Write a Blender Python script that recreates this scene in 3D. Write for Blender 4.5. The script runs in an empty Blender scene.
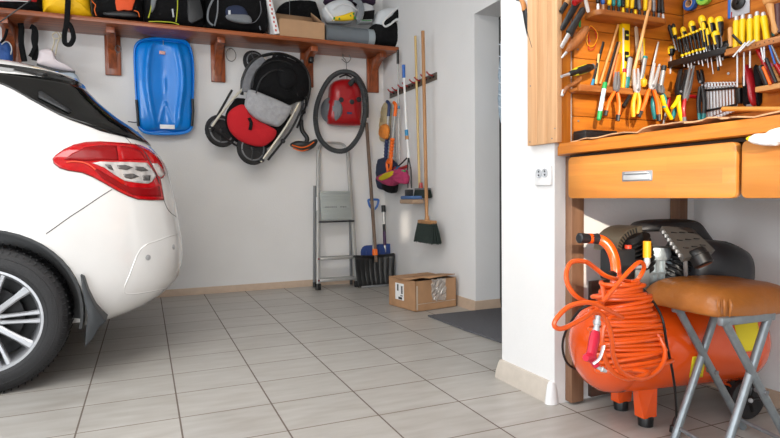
import bpy, bmesh, math, random
from mathutils import Vector, Matrix
from mathutils.bvhtree import BVHTree
random.seed(7)
V = Vector
PI = math.pi
SC = bpy.context.scene
COL = SC.collection

# ------------------------------------------------------------------ camera
HC = 0.85; FPX = 574.7
yaw, pit, rol = math.radians(23.05), math.radians(2.33), math.radians(-0.66)
R0 = V((math.cos(yaw), -math.sin(yaw), 0))
FW = V((math.sin(yaw)*math.cos(pit), math.cos(yaw)*math.cos(pit), -math.sin(pit)))
U0 = R0.cross(FW)
RT = R0*math.cos(rol) + U0*math.sin(rol)
UP = -R0*math.sin(rol) + U0*math.cos(rol)
CAM = V((0, 0, HC))
cd = bpy.data.cameras.new('camera'); co = bpy.data.objects.new('camera', cd); COL.objects.link(co)
mw = Matrix((RT, UP, -FW)).transposed().to_4x4(); mw.translation = CAM
co.matrix_world = mw
cd.sensor_width = 36; cd.lens = FPX*36/780; cd.clip_start = 0.02
SC.camera = co

def ray(x, y): return RT*((x-390)/FPX) + UP*((219-y)/FPX) + FW
def onX(x, y, X): d = ray(x, y); return CAM + d*(X/d.x)
def onY(x, y, Y): d = ray(x, y); return CAM + d*(Y/d.y)
def onZ(x, y, Z=0.0): d = ray(x, y); return CAM + d*((Z-HC)/d.z)

# ------------------------------------------------------------------ materials
def lin(c): return c/12.92 if c <= 0.04045 else ((c+0.055)/1.055)**2.4
def hexc(h):
    h = h.lstrip('#'); return tuple(lin(int(h[i:i+2], 16)/255) for i in (0, 2, 4)) + (1,)
MATS = {}
def mat(name, col, rough=0.5, metal=0.0, coat=0.0, var=0.0, vscale=8.0, bump=0.0, bscale=60.0, trans=0.0, spec=0.5, sheen=0.0, alpha=1.0):
    if name in MATS: return MATS[name]
    m = bpy.data.materials.new(name); m.use_nodes = True
    nt = m.node_tree; b = nt.nodes['Principled BSDF']
    b.inputs['Roughness'].default_value = rough; b.inputs['Metallic'].default_value = metal
    b.inputs['Coat Weight'].default_value = coat; b.inputs['Coat Roughness'].default_value = 0.03
    b.inputs['Transmission Weight'].default_value = trans
    b.inputs['Specular IOR Level'].default_value = spec
    b.inputs['Sheen Weight'].default_value = sheen
    b.inputs['Alpha'].default_value = alpha
    c = hexc(col)
    b.inputs['Base Color'].default_value = c
    tc = nt.nodes.new('ShaderNodeTexCoord')
    n = nt.nodes.new('ShaderNodeTexNoise'); n.inputs['Scale'].default_value = vscale; n.inputs['Detail'].default_value = 4
    nt.links.new(tc.outputs['Object'], n.inputs['Vector'])
    r = nt.nodes.new('ShaderNodeMapRange'); r.inputs[1].default_value = .3; r.inputs[2].default_value = .7
    r.inputs[3].default_value = 1-max(var, .02); r.inputs[4].default_value = 1+max(var, .02)
    nt.links.new(n.outputs['Fac'], r.inputs[0])
    mx = nt.nodes.new('ShaderNodeMix'); mx.data_type = 'RGBA'; mx.blend_type = 'MULTIPLY'; mx.inputs[0].default_value = 1
    mx.inputs[6].default_value = c
    nt.links.new(r.outputs[0], mx.inputs[7]); nt.links.new(mx.outputs[2], b.inputs['Base Color'])
    if bump:
        n2 = nt.nodes.new('ShaderNodeTexNoise'); n2.inputs['Scale'].default_value = bscale; n2.inputs['Detail'].default_value = 3
        nt.links.new(tc.outputs['Object'], n2.inputs['Vector'])
        bp = nt.nodes.new('ShaderNodeBump'); bp.inputs['Strength'].default_value = bump; bp.inputs['Distance'].default_value = 0.01
        nt.links.new(n2.outputs['Fac'], bp.inputs['Height']); nt.links.new(bp.outputs[0], b.inputs['Normal'])
    MATS[name] = m; return m

def wood(name, c1, c2, axis='X', scale=1.0, rough=0.45, coat=0.0, stave=0.0, knots=True):
    """grain running along one object axis; stave>0 gives glued laminated strips of that width"""
    if name in MATS: return MATS[name]
    m = bpy.data.materials.new(name); m.use_nodes = True
    nt = m.node_tree; N = nt.nodes; L = nt.links; b = N['Principled BSDF']
    b.inputs['Roughness'].default_value = rough; b.inputs['Coat Weight'].default_value = coat
    tc = N.new('ShaderNodeTexCoord'); mp = N.new('ShaderNodeMapping')
    s = {'X': (1.2, 22, 22), 'Y': (22, 1.2, 22), 'Z': (22, 22, 1.2)}[axis]
    mp.inputs['Scale'].default_value = tuple(k*scale for k in s)
    L.new(tc.outputs['Object'], mp.inputs['Vector'])
    n = N.new('ShaderNodeTexNoise'); n.inputs['Scale'].default_value = 1.6; n.inputs['Detail'].default_value = 7
    n.inputs['Roughness'].default_value = .62; n.inputs['Distortion'].default_value = .5
    L.new(mp.outputs[0], n.inputs['Vector'])
    cr = N.new('ShaderNodeValToRGB'); cr.color_ramp.elements[0].position = .32; cr.color_ramp.elements[1].position = .68
    cr.color_ramp.elements[0].color = hexc(c2); cr.color_ramp.elements[1].color = hexc(c1)
    L.new(n.outputs['Fac'], cr.inputs[0]); out = cr.outputs[0]
    if stave:
        br = N.new('ShaderNodeTexBrick'); br.inputs['Scale'].default_value = 1
        br.inputs['Mortar Size'].default_value = 0; br.offset = .37; br.offset_frequency = 2
        br.inputs['Brick Width'].default_value = stave*7; br.inputs['Row Height'].default_value = stave
        br.inputs['Color1'].default_value = (0, 0, 0, 1); br.inputs['Color2'].default_value = (1, 1, 1, 1); br.inputs['Bias'].default_value = 0
        mq = N.new('ShaderNodeMapping'); mq.inputs['Rotation'].default_value = {'X': (PI/2, 0, 0), 'Y': (0, PI/2, PI/2), 'Z': (0, PI/2, PI/2)}[axis] if axis != 'Y' else (0, 0, 0)
        sp = N.new('ShaderNodeSeparateXYZ'); cb = N.new('ShaderNodeCombineXYZ'); L.new(tc.outputs['Object'], sp.inputs[0])
        a, c_ = {'X': (0, 2), 'Y': (1, 2), 'Z': (2, 1)}[axis]
        L.new(sp.outputs[a], cb.inputs[0]); L.new(sp.outputs[c_], cb.inputs[1])
        L.new(cb.outputs[0], br.inputs['Vector'])
        mr = N.new('ShaderNodeMapRange'); mr.inputs[3].default_value = .86; mr.inputs[4].default_value = 1.1
        L.new(br.outputs['Color'], mr.inputs[0])
        mx = N.new('ShaderNodeMix'); mx.data_type = 'RGBA'; mx.blend_type = 'MULTIPLY'; mx.inputs[0].default_value = 1
        L.new(out, mx.inputs[6]); L.new(mr.outputs[0], mx.inputs[7]); out = mx.outputs[2]
    L.new(out, b.inputs['Base Color'])
    bp = N.new('ShaderNodeBump'); bp.inputs['Strength'].default_value = .15; bp.inputs['Distance'].default_value = .004
    L.new(n.outputs['Fac'], bp.inputs['Height']); L.new(bp.outputs[0], b.inputs['Normal'])
    MATS[name] = m; return m

# ------------------------------------------------------------------ mesh builder
ORG = {}          # root object -> world origin of its local space
def rotz(a): return Matrix.Rotation(a, 4, 'Z')
def frame(o, u, v):
    """4x4 with columns u, v, u x v at o"""
    u = V(u).normalized(); w = u.cross(V(v)).normalized(); v = w.cross(u)
    m = Matrix((u, v, w)).transposed().to_4x4(); m.translation = V(o); return m
def cr_spline(pts, n=8, closed=False):
    P = [V(p) for p in pts]; out = []
    m = len(P); rng = range(m if closed else m-1)
    for i in rng:
        if closed: a, b, c, d = P[(i-1) % m], P[i], P[(i+1) % m], P[(i+2) % m]
        else: a, b, c, d = P[max(i-1, 0)], P[i], P[i+1], P[min(i+2, m-1)]
        for k in range(n):
            t = k/n
            out.append(0.5*((2*b)+(c-a)*t+(2*a-5*b+4*c-d)*t*t+(-a+3*b-3*c+d)*t**3))
    if not closed: out.append(P[-1].copy())
    return out
def smooth2(poly, n=4): return [(p.x, p.y) for p in cr_spline([V((a, b, 0)) for a, b in poly], n, True)]

class M:
    def __init__(s, tf=None): s.bm = bmesh.new(); s.tf = tf or Matrix.Identity(4); s.mats = []; s.mi = 0
    def use(s, m):
        if m not in s.mats: s.mats.append(m)
        s.mi = s.mats.index(m); return s
    def v(s, p): return s.bm.verts.new(s.tf @ V(p))
    def f(s, vs):
        try: fc = s.bm.faces.new(vs); fc.material_index = s.mi; return fc
        except ValueError: return None
    def box(s, c, d, bev=0.0, rot=None, seg=2):
        c = V(c); h = V(d)/2; t = bmesh.new()
        bmesh.ops.create_cube(t, size=1)
        for q in t.verts: q.co = V((q.co.x*d[0], q.co.y*d[1], q.co.z*d[2]))
        if bev: bmesh.ops.bevel(t, geom=list(t.edges), offset=min(bev, min(d)*.45), segments=seg, affect='EDGES', profile=.5)
        s._merge(t, Matrix.Translation(c) @ (rot.to_4x4() if rot else Matrix.Identity(4))); return s
    def _merge(s, t, mtx):
        mp = {}
        for q in t.verts: mp[q.index] = None
        t.verts.index_update()
        for q in t.verts: mp[q.index] = s.bm.verts.new(s.tf @ (mtx @ q.co))
        for fc in t.faces: s.f([mp[q.index] for q in fc.verts])
        t.free()
    def rings(s, rs, cap0=True, cap1=True, closed=True):
        vs = [[s.v(p) for p in r] for r in rs]
        for a, b in zip(vs, vs[1:]):
            n = len(a)
            for i in range(n if closed else n-1): s.f([a[i], a[(i+1) % n], b[(i+1) % n], b[i]])
        if cap0 and len(vs[0]) > 2: s.f(list(reversed(vs[0])))
        if cap1 and len(vs[-1]) > 2: s.f(vs[-1])
        return s
    def tube(s, pts, r, seg=10, closed=False, flat=None, caps=True):
        P = [V(p) for p in pts]; n = len(P)
        rr = r if isinstance(r, (list, tuple)) else [r]*n
        if len(rr) != n: rr = [rr[min(int(i*len(rr)/n), len(rr)-1)] for i in range(n)]
        T = []
        for i in range(n):
            if closed: t = P[(i+1) % n]-P[i-1]
            else: t = P[min(i+1, n-1)]-P[max(i-1, 0)]
            T.append(t.normalized() if t.length > 1e-9 else V((0, 0, 1)))
        up = V((0, 0, 1)) if abs(T[0].z) < .9 else V((1, 0, 0))
        nrm = (up - T[0]*up.dot(T[0])).normalized(); R = []
        for i in range(n):
            nrm = (nrm - T[i]*nrm.dot(T[i]))
            nrm = nrm.normalized() if nrm.length > 1e-6 else T[i].orthogonal().normalized()
            bn = T[i].cross(nrm)
            fa, fb = flat or (1, 1)
            R.append([P[i]+(nrm*math.cos(2*PI*k/seg)*fa+bn*math.sin(2*PI*k/seg)*fb)*rr[i] for k in range(seg)])
        if closed:
            vs = [[s.v(p) for p in q] for q in R]
            for i in range(n):
                a, b = vs[i], vs[(i+1) % n]
                off = 0
                if i == n-1:
                    off = min(range(seg), key=lambda k: (R[0][k]-R[-1][0]).length)
                for k in range(seg): s.f([a[k], a[(k+1) % seg], b[(k+1+off) % seg], b[(k+off) % seg]])
        else: s.rings(R, caps, caps)
        return s
    def lathe(s, prof, seg=20, a=(0, 0, 0), ax=(0, 0, 1), flat=1.0, side=None, caps=True):
        """prof: (distance along axis, radius)"""
        a = V(a); ax = V(ax).normalized()
        if side is None: side = V((0, 0, 1)) if abs(ax.z) < .9 else V((1, 0, 0))
        x = (V(side)-ax*V(side).dot(ax)).normalized(); y = ax.cross(x)
        rs = [[a+ax*t+(x*math.cos(2*PI*k/seg)+y*math.sin(2*PI*k/seg)*flat)*max(r, 1e-5) for k in range(seg)] for t, r in prof]
        return s.rings(rs, caps, caps)
    def prism(s, poly, d0, d1, bev=0.0):
        """poly in local xy, extruded z from d0 to d1"""
        t = bmesh.new()
        a = [t.verts.new((x, y, d0)) for x, y in poly]; b = [t.verts.new((x, y, d1)) for x, y in poly]
        n = len(poly); t.faces.new(list(reversed(a))); top = t.faces.new(b)
        for i in range(n): t.faces.new([a[i], a[(i+1) % n], b[(i+1) % n], b[i]])
        bmesh.ops.recalc_face_normals(t, faces=list(t.faces))
        if bev:
            ed = [e for e in t.edges if all(abs(q.co.z-d1) < 1e-7 for q in e.verts) or all(abs(q.co.z-d0) < 1e-7 for q in e.verts)]
            bmesh.ops.bevel(t, geom=ed, offset=bev, segments=2, affect='EDGES', profile=.5)
        s._merge(t, Matrix.Identity(4)); return s
    def puff(s, poly, back, front, bulge=None, rings=6, ctr=None, edge=.5, backround=True, wob=0.0):
        """soft cushion shape: outline in local xy, flat-ish back at z=back, domed front up to z=front"""
        n = len(poly)
        cx, cy = ctr or (sum(p[0] for p in poly)/n, sum(p[1] for p in poly)/n)
        zm = back+(front-back)*edge; rs = []
        def ring(k, z):
            return [(cx+(x-cx)*k, cy+(y-cy)*k, z+(wob*math.sin(x*90+y*60+k*9)*math.sin(y*110) if wob else 0)) for x, y in poly]
        if backround: rs.append(ring(.90, back)); rs.append(ring(.98, back+(zm-back)*.35))
        else: rs.append(ring(1.0, back))
        rs.append(ring(1.0, zm))
        for i in range(1, rings+1):
            t = i/rings*PI/2; rs.append(ring(max(math.cos(t)**.62, .03), zm+(front-zm)*math.sin(t)))
        return s.rings(rs)
    def sphere(s, c, r, seg=16, rg=10):
        rx, ry, rz = r if isinstance(r, (tuple, list)) else (r, r, r); c = V(c)
        rs = [[c+V((rx*math.sin(PI*j/rg)*math.cos(2*PI*k/seg), ry*math.sin(PI*j/rg)*math.sin(2*PI*k/seg), -rz*math.cos(PI*j/rg))) if 0 < j < rg else c+V((rx*.01*math.cos(2*PI*k/seg), ry*.01*math.sin(2*PI*k/seg), -rz*math.cos(PI*j/rg))) for k in range(seg)] for j in range(rg+1)]
        return s.rings(rs)
    def build(s, name, m=None, parent=None, org=None, sharp=38, smooth=True):
        if m is not None: s.mats = [m] if not s.mats or len(s.mats) == 1 else s.mats
        bm = s.bm; bmesh.ops.remove_doubles(bm, verts=list(bm.verts), dist=1e-6)
        bmesh.ops.recalc_face_normals(bm, faces=list(bm.faces))
        if parent is not None: o0 = ORG.get(parent, V((0, 0, 0)))
        elif org is not None: o0 = V(org)
        else:
            xs = [q.co for q in bm.verts]
            lo = V([min(c[i] for c in xs) for i in range(3)]); hi = V([max(c[i] for c in xs) for i in range(3)])
            o0 = V(((lo.x+hi.x)/2, (lo.y+hi.y)/2, lo.z))
        for q in bm.verts: q.co -= o0
        me = bpy.data.meshes.new(name); bm.to_mesh(me); bm.free()
        for mm in s.mats: me.materials.append(mm)
        if smooth:
            for p in me.polygons: p.use_smooth = True
            me.set_sharp_from_angle(angle=math.radians(sharp))
        ob = bpy.data.objects.new(name, me); COL.objects.link(ob)
        if parent is not None: ob.parent = parent
        else: ob.location = o0
        ORG[ob] = o0
        return ob

def tag(o, label, cat, group=None, kind=None):
    if label: o['label'] = label
    if cat: o['category'] = cat
    if group: o['group'] = group
    if kind: o['kind'] = kind
    return o
def thing(name, label, cat, loc, group=None):
    o = bpy.data.objects.new(name, None); COL.objects.link(o); o.location = V(loc); o.empty_display_size = .05
    ORG[o] = V(loc); return tag(o, label, cat, group)
def struct(o): o['kind'] = 'structure'; return o
def plab(o, t): o['label'] = t; return o

# materials ------------------------------------------------------------
m_wall = mat('white_wall_paint', '#e3e2e1', .75, var=.015, vscale=3, bump=.12, bscale=90)
m_ceil = mat('ceiling_paint', '#e9e7e3', .8)
m_base = mat('beige_baseboard_tile', '#bfa893', .45, var=.06, vscale=14)
m_base2 = mat('cream_skirting', '#c2b8ac', .5, var=.06, vscale=20)
m_shelf = wood('stained_pine', '#ae5a27', '#652f12', 'X', .8, .42, .25)
m_shelfv = wood('stained_pine_upright', '#aa5527', '#5f2b10', 'Z', .8, .42, .25)
m_orange = wood('varnished_pine_board', '#cf7c22', '#9c5410', 'X', .6, .42, .15)
m_orangey = wood('varnished_pine_back', '#c37426', '#964e12', 'Y', .6, .42, .15)
m_orangev = wood('varnished_pine_upright', '#d3842a', '#a65c14', 'Z', .6, .42, .15)
m_bench = wood('varnished_pine_edge', '#dc8c34', '#b4641c', 'Y', .7, .38, .2)
m_drawer = wood('laminated_beech', '#d08c3e', '#b97230', 'Y', .45, .4, .15, stave=.042)
m_panel = wood('raw_pine_boards', '#dcb288', '#bf8d60', 'Z', .7, .6)
m_rack = wood('rack_pine', '#b87433', '#8a4d1e', 'X', 1.2, .5)
m_racky = wood('rack_pine_side', '#c0834a', '#93592b', 'Y', 1.2, .5)
m_post = wood('brown_post', '#8d6a50', '#6b4a36', 'Z', .8, .5)
m_dkpost = wood('dark_brown_board', '#5a4034', '#3c2922', 'X', .8, .5)
m_stick = wood('broomstick_wood', '#b98a5c', '#9a6c42', 'Z', 1.5, .5)
m_bamboo = wood('pale_bamboo', '#d9bf86', '#bd9d60', 'Z', 2, .45)
m_oldwood = wood('weathered_stick', '#7d6656', '#57463b', 'Z', 1.5, .65)
m_dowel = wood('light_dowel', '#dba86c', '#bd8648', 'Z', 2, .5)
m_brownwood = wood('oiled_handle', '#a5683a', '#7d4a24', 'Z', 2, .4)
m_paint = mat('white_car_paint', '#dedddb', .25, coat=1.0)
m_glass = mat('dark_tinted_glass', '#060707', .05, spec=.5)
m_gloss = mat('gloss_black_trim', '#101112', .12, coat=.8)
m_tyre = mat('tyre_rubber', '#1d1d1f', .62, var=.2, bump=.2, bscale=120)
m_alloy = mat('silver_alloy', '#a4a5a8', .36, .7)
m_brakem = mat('dark_brake_steel', '#2b2b2c', .5, .6)
m_redl = mat('red_lens', '#b4060e', .12, coat=.35, var=.12, vscale=25)
m_dred = mat('dark_red_lens', '#86060c', .3, spec=.3)
m_clear = mat('clear_lens', '#c9c4c1', .15, .25, coat=.4, var=.3, vscale=28)
m_blackp = mat('black_plastic', '#0e0f11', .42)
m_dark = mat('charcoal_plastic', '#1f2124', .45)
m_greyp = mat('grey_plastic', '#6d7075', .5)
m_steel = mat('polished_steel', '#c9cccf', .45, .45)
m_dsteel = mat('dull_steel', '#85878a', .5, .5)
m_galv = mat('galvanised_tube', '#8f979c', .42, .6, var=.12, vscale=40)
m_alu = mat('aluminium', '#b4b4b2', .4, .6, var=.06)
m_blackf = mat('black_nylon', '#0b0b0d', .85, bump=.5, bscale=60, spec=.25)
m_greyf = mat('grey_fabric', '#7e8286', .9, bump=.4, bscale=90, var=.1)
m_lgreyf = mat('light_grey_fabric', '#a3a3a6', .95, bump=.5, bscale=120, var=.12, vscale=30)
m_redf = mat('red_fabric', '#c01823', .9, bump=.4, bscale=70)
m_yelf = mat('yellow_nylon', '#ffc90c', .6, bump=.6, bscale=30)
m_orf = mat('orange_nylon', '#e8541c', .65, bump=.3, bscale=30)
m_limef = mat('lime_piping', '#b9c22a', .6)
m_navyf = mat('navy_fabric', '#27304a', .9, bump=.4, bscale=60)
m_whitef = mat('white_fabric', '#d3d6d9', .8, bump=.4, bscale=50)
m_greenf = mat('green_trim', '#2f8f3e', .6)
m_card = mat('brown_cardboard', '#b58f6c', .85, var=.05, vscale=10)
m_card2 = mat('worn_cardboard', '#b08763', .8, var=.10, vscale=12)
m_blue = mat('blue_sled_plastic', '#0080de', .3, var=.05, vscale=5, coat=.3)
m_bluep = mat('blue_plastic', '#2a63b5', .4)
m_navyp = mat('navy_plastic', '#22335e', .4)
m_orangep = mat('orange_plastic', '#ec6a14', .4)
m_orangem = mat('orange_enamel', '#ea5410', .25, coat=.6)
m_hose = mat('orange_hose', '#e85a14', .32, coat=.2)
m_redp = mat('red_plastic', '#a01016', .32, coat=.2)
m_pinkred = mat('crimson_plastic', '#d11c3c', .35)
m_yelp = mat('yellow_plastic', '#f0c80c', .4)
m_yelt = mat('amber_plastic', '#f2a81a', .4)
m_teal = mat('teal_plastic', '#1c7d80', .4)
m_green = mat('green_plastic', '#189048', .4)
m_whitep = mat('white_plastic', '#e4e4e4', .35)
m_pink = mat('pink_plastic', '#d978a8', .4)
m_leather = mat('tan_leather', '#a8672e', .38, var=.14, vscale=9, bump=.25, bscale=45)
m_matm = mat('grey_carpet_mat', '#5c5c60', .95, var=.35, vscale=160, bump=.8, bscale=200)
m_bristle = mat('dark_bristle', '#24302c', .9, var=.3, vscale=90)
m_pinky = mat('magenta_chenille', '#b53a66', .95, var=.2, vscale=60, bump=1, bscale=120)
m_cloth = mat('checked_blue_cloth', '#9fb0bf', .9, var=.25, vscale=60)
m_doorm = mat('dark_door_leaf', '#2a211e', .5)
m_paper = mat('white_paper', '#efefef', .7)
m_alucast = mat('cast_aluminium', '#a3acb0', .42, .55, var=.12, vscale=30, bump=.2, bscale=80)
m_pearl = mat('pearl_white_boot', '#e4d9dc', .5)
m_lace = mat('cream_lace', '#c8bda4', .8)

# ================================================================== room
XW = 2.2; YB = 5.3; XP = 1.5; YN = 1.85; ZC = 2.95; XL = -4.6; YR = -1.6
TX, TY = 0.418*.85, 0.352*.85
def floor_mat():
    m = bpy.data.materials.new('beige_floor_tiles'); m.use_nodes = True
    nt = m.node_tree; N = nt.nodes; L = nt.links; b = N['Principled BSDF']
    tc = N.new('ShaderNodeTexCoord'); sp = N.new('ShaderNodeSeparateXYZ'); L.new(tc.outputs['Object'], sp.inputs[0])
    def mth(op, a, c=None, d=None):
        n = N.new('ShaderNodeMath'); n.operation = op
        for i, q in enumerate((a, c, d)):
            if q is None: continue
            if isinstance(q, (int, float)): n.inputs[i].default_value = q
            else: L.new(q, n.inputs[i])
        return n.outputs[0]
    ux = mth('DIVIDE', mth('ADD', sp.outputs[0], .717*.85+20*TX), TX)
    uy = mth('DIVIDE', mth('ADD', sp.outputs[1], -3.105*.85+20*TY), TY)
    fx = mth('PINGPONG', ux, .5); fy = mth('PINGPONG', uy, .5)
    gx = mth('LESS_THAN', fx, .0058/TX*.55); gy = mth('LESS_THAN', fy, .0066/TY*.55)
    # grout tone: running joints darker than the cross joints
    ix = mth('FLOOR', ux); iy = mth('FLOOR', uy)
    cb = N.new('ShaderNodeCombineXYZ'); L.new(ix, cb.inputs[0]); L.new(iy, cb.inputs[1])
    wn = N.new('ShaderNodeTexWhiteNoise'); wn.noise_dimensions = '2D'; L.new(cb.outputs[0], wn.inputs['Vector'])
    mr = N.new('ShaderNodeMapRange'); mr.inputs[3].default_value = .95; mr.inputs[4].default_value = 1.03; L.new(wn.outputs['Value'], mr.inputs[0])
    mp = N.new('ShaderNodeMapping'); mp.inputs['Scale'].default_value = (2.2, 9, 1); L.new(tc.outputs['Object'], mp.inputs[0])
    ns = N.new('ShaderNodeTexNoise'); ns.inputs['Scale'].default_value = 2.2; ns.inputs['Detail'].default_value = 6; L.new(mp.outputs[0], ns.inputs['Vector'])
    cr = N.new('ShaderNodeValToRGB'); cr.color_ramp.elements[0].position = .3; cr.color_ramp.elements[1].position = .72
    cr.color_ramp.elements[0].color = hexc('#a09b94'); cr.color_ramp.elements[1].color = hexc('#b3b0ab'); L.new(ns.outputs['Fac'], cr.inputs[0])
    mx = N.new('ShaderNodeMix'); mx.data_type = 'RGBA'; mx.blend_type = 'MULTIPLY'; mx.inputs[0].default_value = 1
    L.new(cr.outputs[0], mx.inputs[6]); L.new(mr.outputs[0], mx.inputs[7])
    m1 = N.new('ShaderNodeMix'); m1.data_type = 'RGBA'; L.new(mth('MULTIPLY', gy, .85), m1.inputs[0]); L.new(mx.outputs[2], m1.inputs[6]); m1.inputs[7].default_value = hexc('#75695c')
    m2 = N.new('ShaderNodeMix'); m2.data_type = 'RGBA'; L.new(mth('MULTIPLY', gx, .92), m2.inputs[0]); L.new(m1.outputs[2], m2.inputs[6]); m2.inputs[7].default_value = hexc('#5e5148')
    L.new(m2.outputs[2], b.inputs['Base Color'])
    rg = mth('ADD', mth('MULTIPLY', ns.outputs['Fac'], .18), mth('ADD', mth('MULTIPLY', mth('MAXIMUM', gx, gy), .4), .26))
    L.new(rg, b.inputs['Roughness'])
    bp = N.new('ShaderNodeBump'); bp.inputs['Strength'].default_value = .4; bp.inputs['Distance'].default_value = .002; bp.invert = True
    L.new(mth('MAXIMUM', gx, gy), bp.inputs['Height']); L.new(bp.outputs[0], b.inputs['Normal'])
    return m
def slab(name, lo, hi, m):
    lo, hi = V(lo), V(hi); q = M().use(m).box((lo+hi)/2, hi-lo)
    return struct(q.build(name, m, org=(0, 0, 0), smooth=False))
slab('floor', (XL, YR-4, -.1), (3.6, YB+.2, 0), floor_mat())
slab('ceiling', (XL-.2, YR-.2, ZC), (3.6, YB+.2, ZC+.12), m_ceil)
slab('wall_back', (XL-.2, YB, 0), (3.6, YB+.2, ZC), m_wall)
slab('wall_left', (XL-.2, YR-.2, 0), (XL, YB, ZC), m_wall)
YJ = 3.59; YS = 2.22; XD = 2.42; ZD = 2.14
slab('wall_right', (XW, YJ, 0), (XD, YB, ZC), m_wall)
slab('wall_lintel', (XW, YS, ZD), (XD, YJ, ZC), m_wall)
slab('wall_stub', (XP, YN, 0), (XD, YS, ZC), m_wall)
XN = 2.28
slab('wall_niche', (XN, YR, 0), (XD, YN, ZC), m_wall)
slab('wall_passage', (3.4, YS-1, 0), (3.5, YB, ZC), m_wall)
# rear wall with the open garage door behind the camera
XO0, XO1, ZO = -4.1, -.13, 2.38
slab('wall_rear', (XO1, YR-.2, 0), (3.6, YR, ZC), m_wall)
slab('wall_rear_side', (XL, YR-.2, 0), (XO0, YR, ZC), m_wall)
slab('wall_rear_lintel', (XO0, YR-.2, ZO), (XO1, YR, ZC), m_wall)
# unseen panels added to block the sun, leaving two openings for it
m_addpanel = mat('added_panel_white', '#dfe3e6', .5)  # opaque white, shared by the added panels
for k, (a, b) in enumerate(((XO0, -2.16), (-2.06, -.76))):
    slab('window_%d' % (k+1), (a, YR-.06, 0), (b, YR-.03, ZO), m_addpanel)
slab('window_4', (XL-.002, -.4, 1.2), (XL+.015, 2.8, 2.7), m_addpanel)  # unseen side window panel, added behind the side fill lamp
slab('window_5', (-.76, YR-.06, 0), (XO1, YR-.03, 1.36), m_addpanel)
slab('window_3', (-2.16, YR-.06, 0), (-2.06, YR-.03, 2.1), m_addpanel)
# door in the opening, ajar frame
q = M().use(m_doorm).box((XD+.03, (YJ+YS)/2-.02, 1.07), (.04, YJ-YS-.05, 2.12), .004)
d1 = struct(q.build('door_1', m_doorm))
fr = M().use(m_gloss)
fr.box((XD+.01, YJ-.012, 1.08), (.05, .024, 2.14), .005); fr.box((XD+.01, (YJ+YS)/2, ZD-.012), (.05, YJ-YS, .024), .005)
struct(fr.build('trim_1', m_gloss))

# baseboards
def skirting(name, pts, h=.07, t=.012, m=m_base):
    """pts run along the wall foot in plan, room on the left of the walk"""
    P = [V((a, b, 0)) for a, b in pts]; q = M().use(m); R = []
    prof = [(0, 0), (t*1.5, 0), (t*1.35, h*.35), (t*.8, h*.8), (t*.5, h*.97), (0, h)]
    for i, p in enumerate(P):
        d0 = (P[i]-P[i-1]).normalized() if i else (P[1]-P[0]).normalized()
        d1_ = (P[i+1]-P[i]).normalized() if i < len(P)-1 else d0
        n0 = V((-d0.y, d0.x, 0)); n1 = V((-d1_.y, d1_.x, 0)); n = (n0+n1)
        n = n/max(n.dot(n0), .3) if n.length > .1 else n0
        R.append([p+n*a+V((0, 0, b)) for a, b in prof])
    q.rings(R); return struct(q.build(name, m, sharp=25))
skirting('baseboard_back', [(XW, YB), (XL, YB)], .06)
skirting('baseboard_right', [(XD, YJ), (XW, YJ), (XW, YB-.02)], .075)
skirting('baseboard_pillar', [(XP, YN+.01), (XP, YS), (XP+.6, YS)], .088, .016, m_base2)
skirting('baseboard_niche', [(XN, YR+.1), (XN, YN-.06)], .06)
q = M().use(m_whitep); q.lathe([(0, .03), (.03, .027), (.075, .02), (.088, .014), (.09, .004)], 16, (XP-.004, YN+.012, 0.001), flat=.8)
struct(q.build('trim_2', m_whitep))

# ================================================================== lights and sky
w = bpy.data.worlds.new('world'); SC.world = w; w.use_nodes = True
nt = w.node_tree; bg = nt.nodes['Background']
sky = nt.nodes.new('ShaderNodeTexSky'); sky.sky_type = 'NISHITA'; sky.sun_disc = False
sky.sun_elevation = math.radians(14); sky.sun_rotation = math.radians(200); sky.air_density = 1.2; sky.dust_density = 2
nt.links.new(sky.outputs[0], bg.inputs[0]); bg.inputs[1].default_value = .25
SUN = V((.56, .84, -.215)).normalized()
def light(name, kind, e, col, loc=(0, 0, 0), d=(0, 0, -1), size=None, ang=None):
    l = bpy.data.lights.new(name, kind); l.energy = e; l.color = col
    if size: l.shape = 'RECTANGLE'; l.size, l.size_y = size
    if ang: l.angle = math.radians(ang)
    o = bpy.data.objects.new(name, l); COL.objects.link(o); o.location = loc
    o.rotation_euler = V(d).to_track_quat('-Z', 'Y').to_euler(); return o
light('sun', 'SUN', 4.6, (1, .89, .75), d=SUN, ang=.9)
light('door_fill_light', 'AREA', 112, (.92, .96, 1), ((-3.0+XO1)/2, YR+.02, 1.25), (0, 1, 0), (XO1+3.0-.1, 2.2))  # fill lamp added inside the blocking panels, stands in for door daylight
light('side_fill_light', 'AREA', 100, (.90, .95, 1), (XL+.03, 1.2, 1.95), (1, 0, 0), (3.2, 1.5))  # added fill lamp, brightens the pillar and door wall from the left
light('ceiling_fill_light', 'AREA', 62, (1, .99, .975), (-.3, 1.6, ZC-.02), (0, 0, -1), (2.4, 1.2))  # added fill lamp at the unseen ceiling, lifts walls and floor
light('passage_daylight', 'AREA', 4, (.9, .95, 1), (2.9, 2.9, 2.6), (0, 0, -1), (.6, 1.0))
SC.view_settings.view_transform = 'Standard'; SC.view_settings.look = 'None'; SC.view_settings.exposure = 0.0; SC.view_settings.gamma = 1
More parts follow.
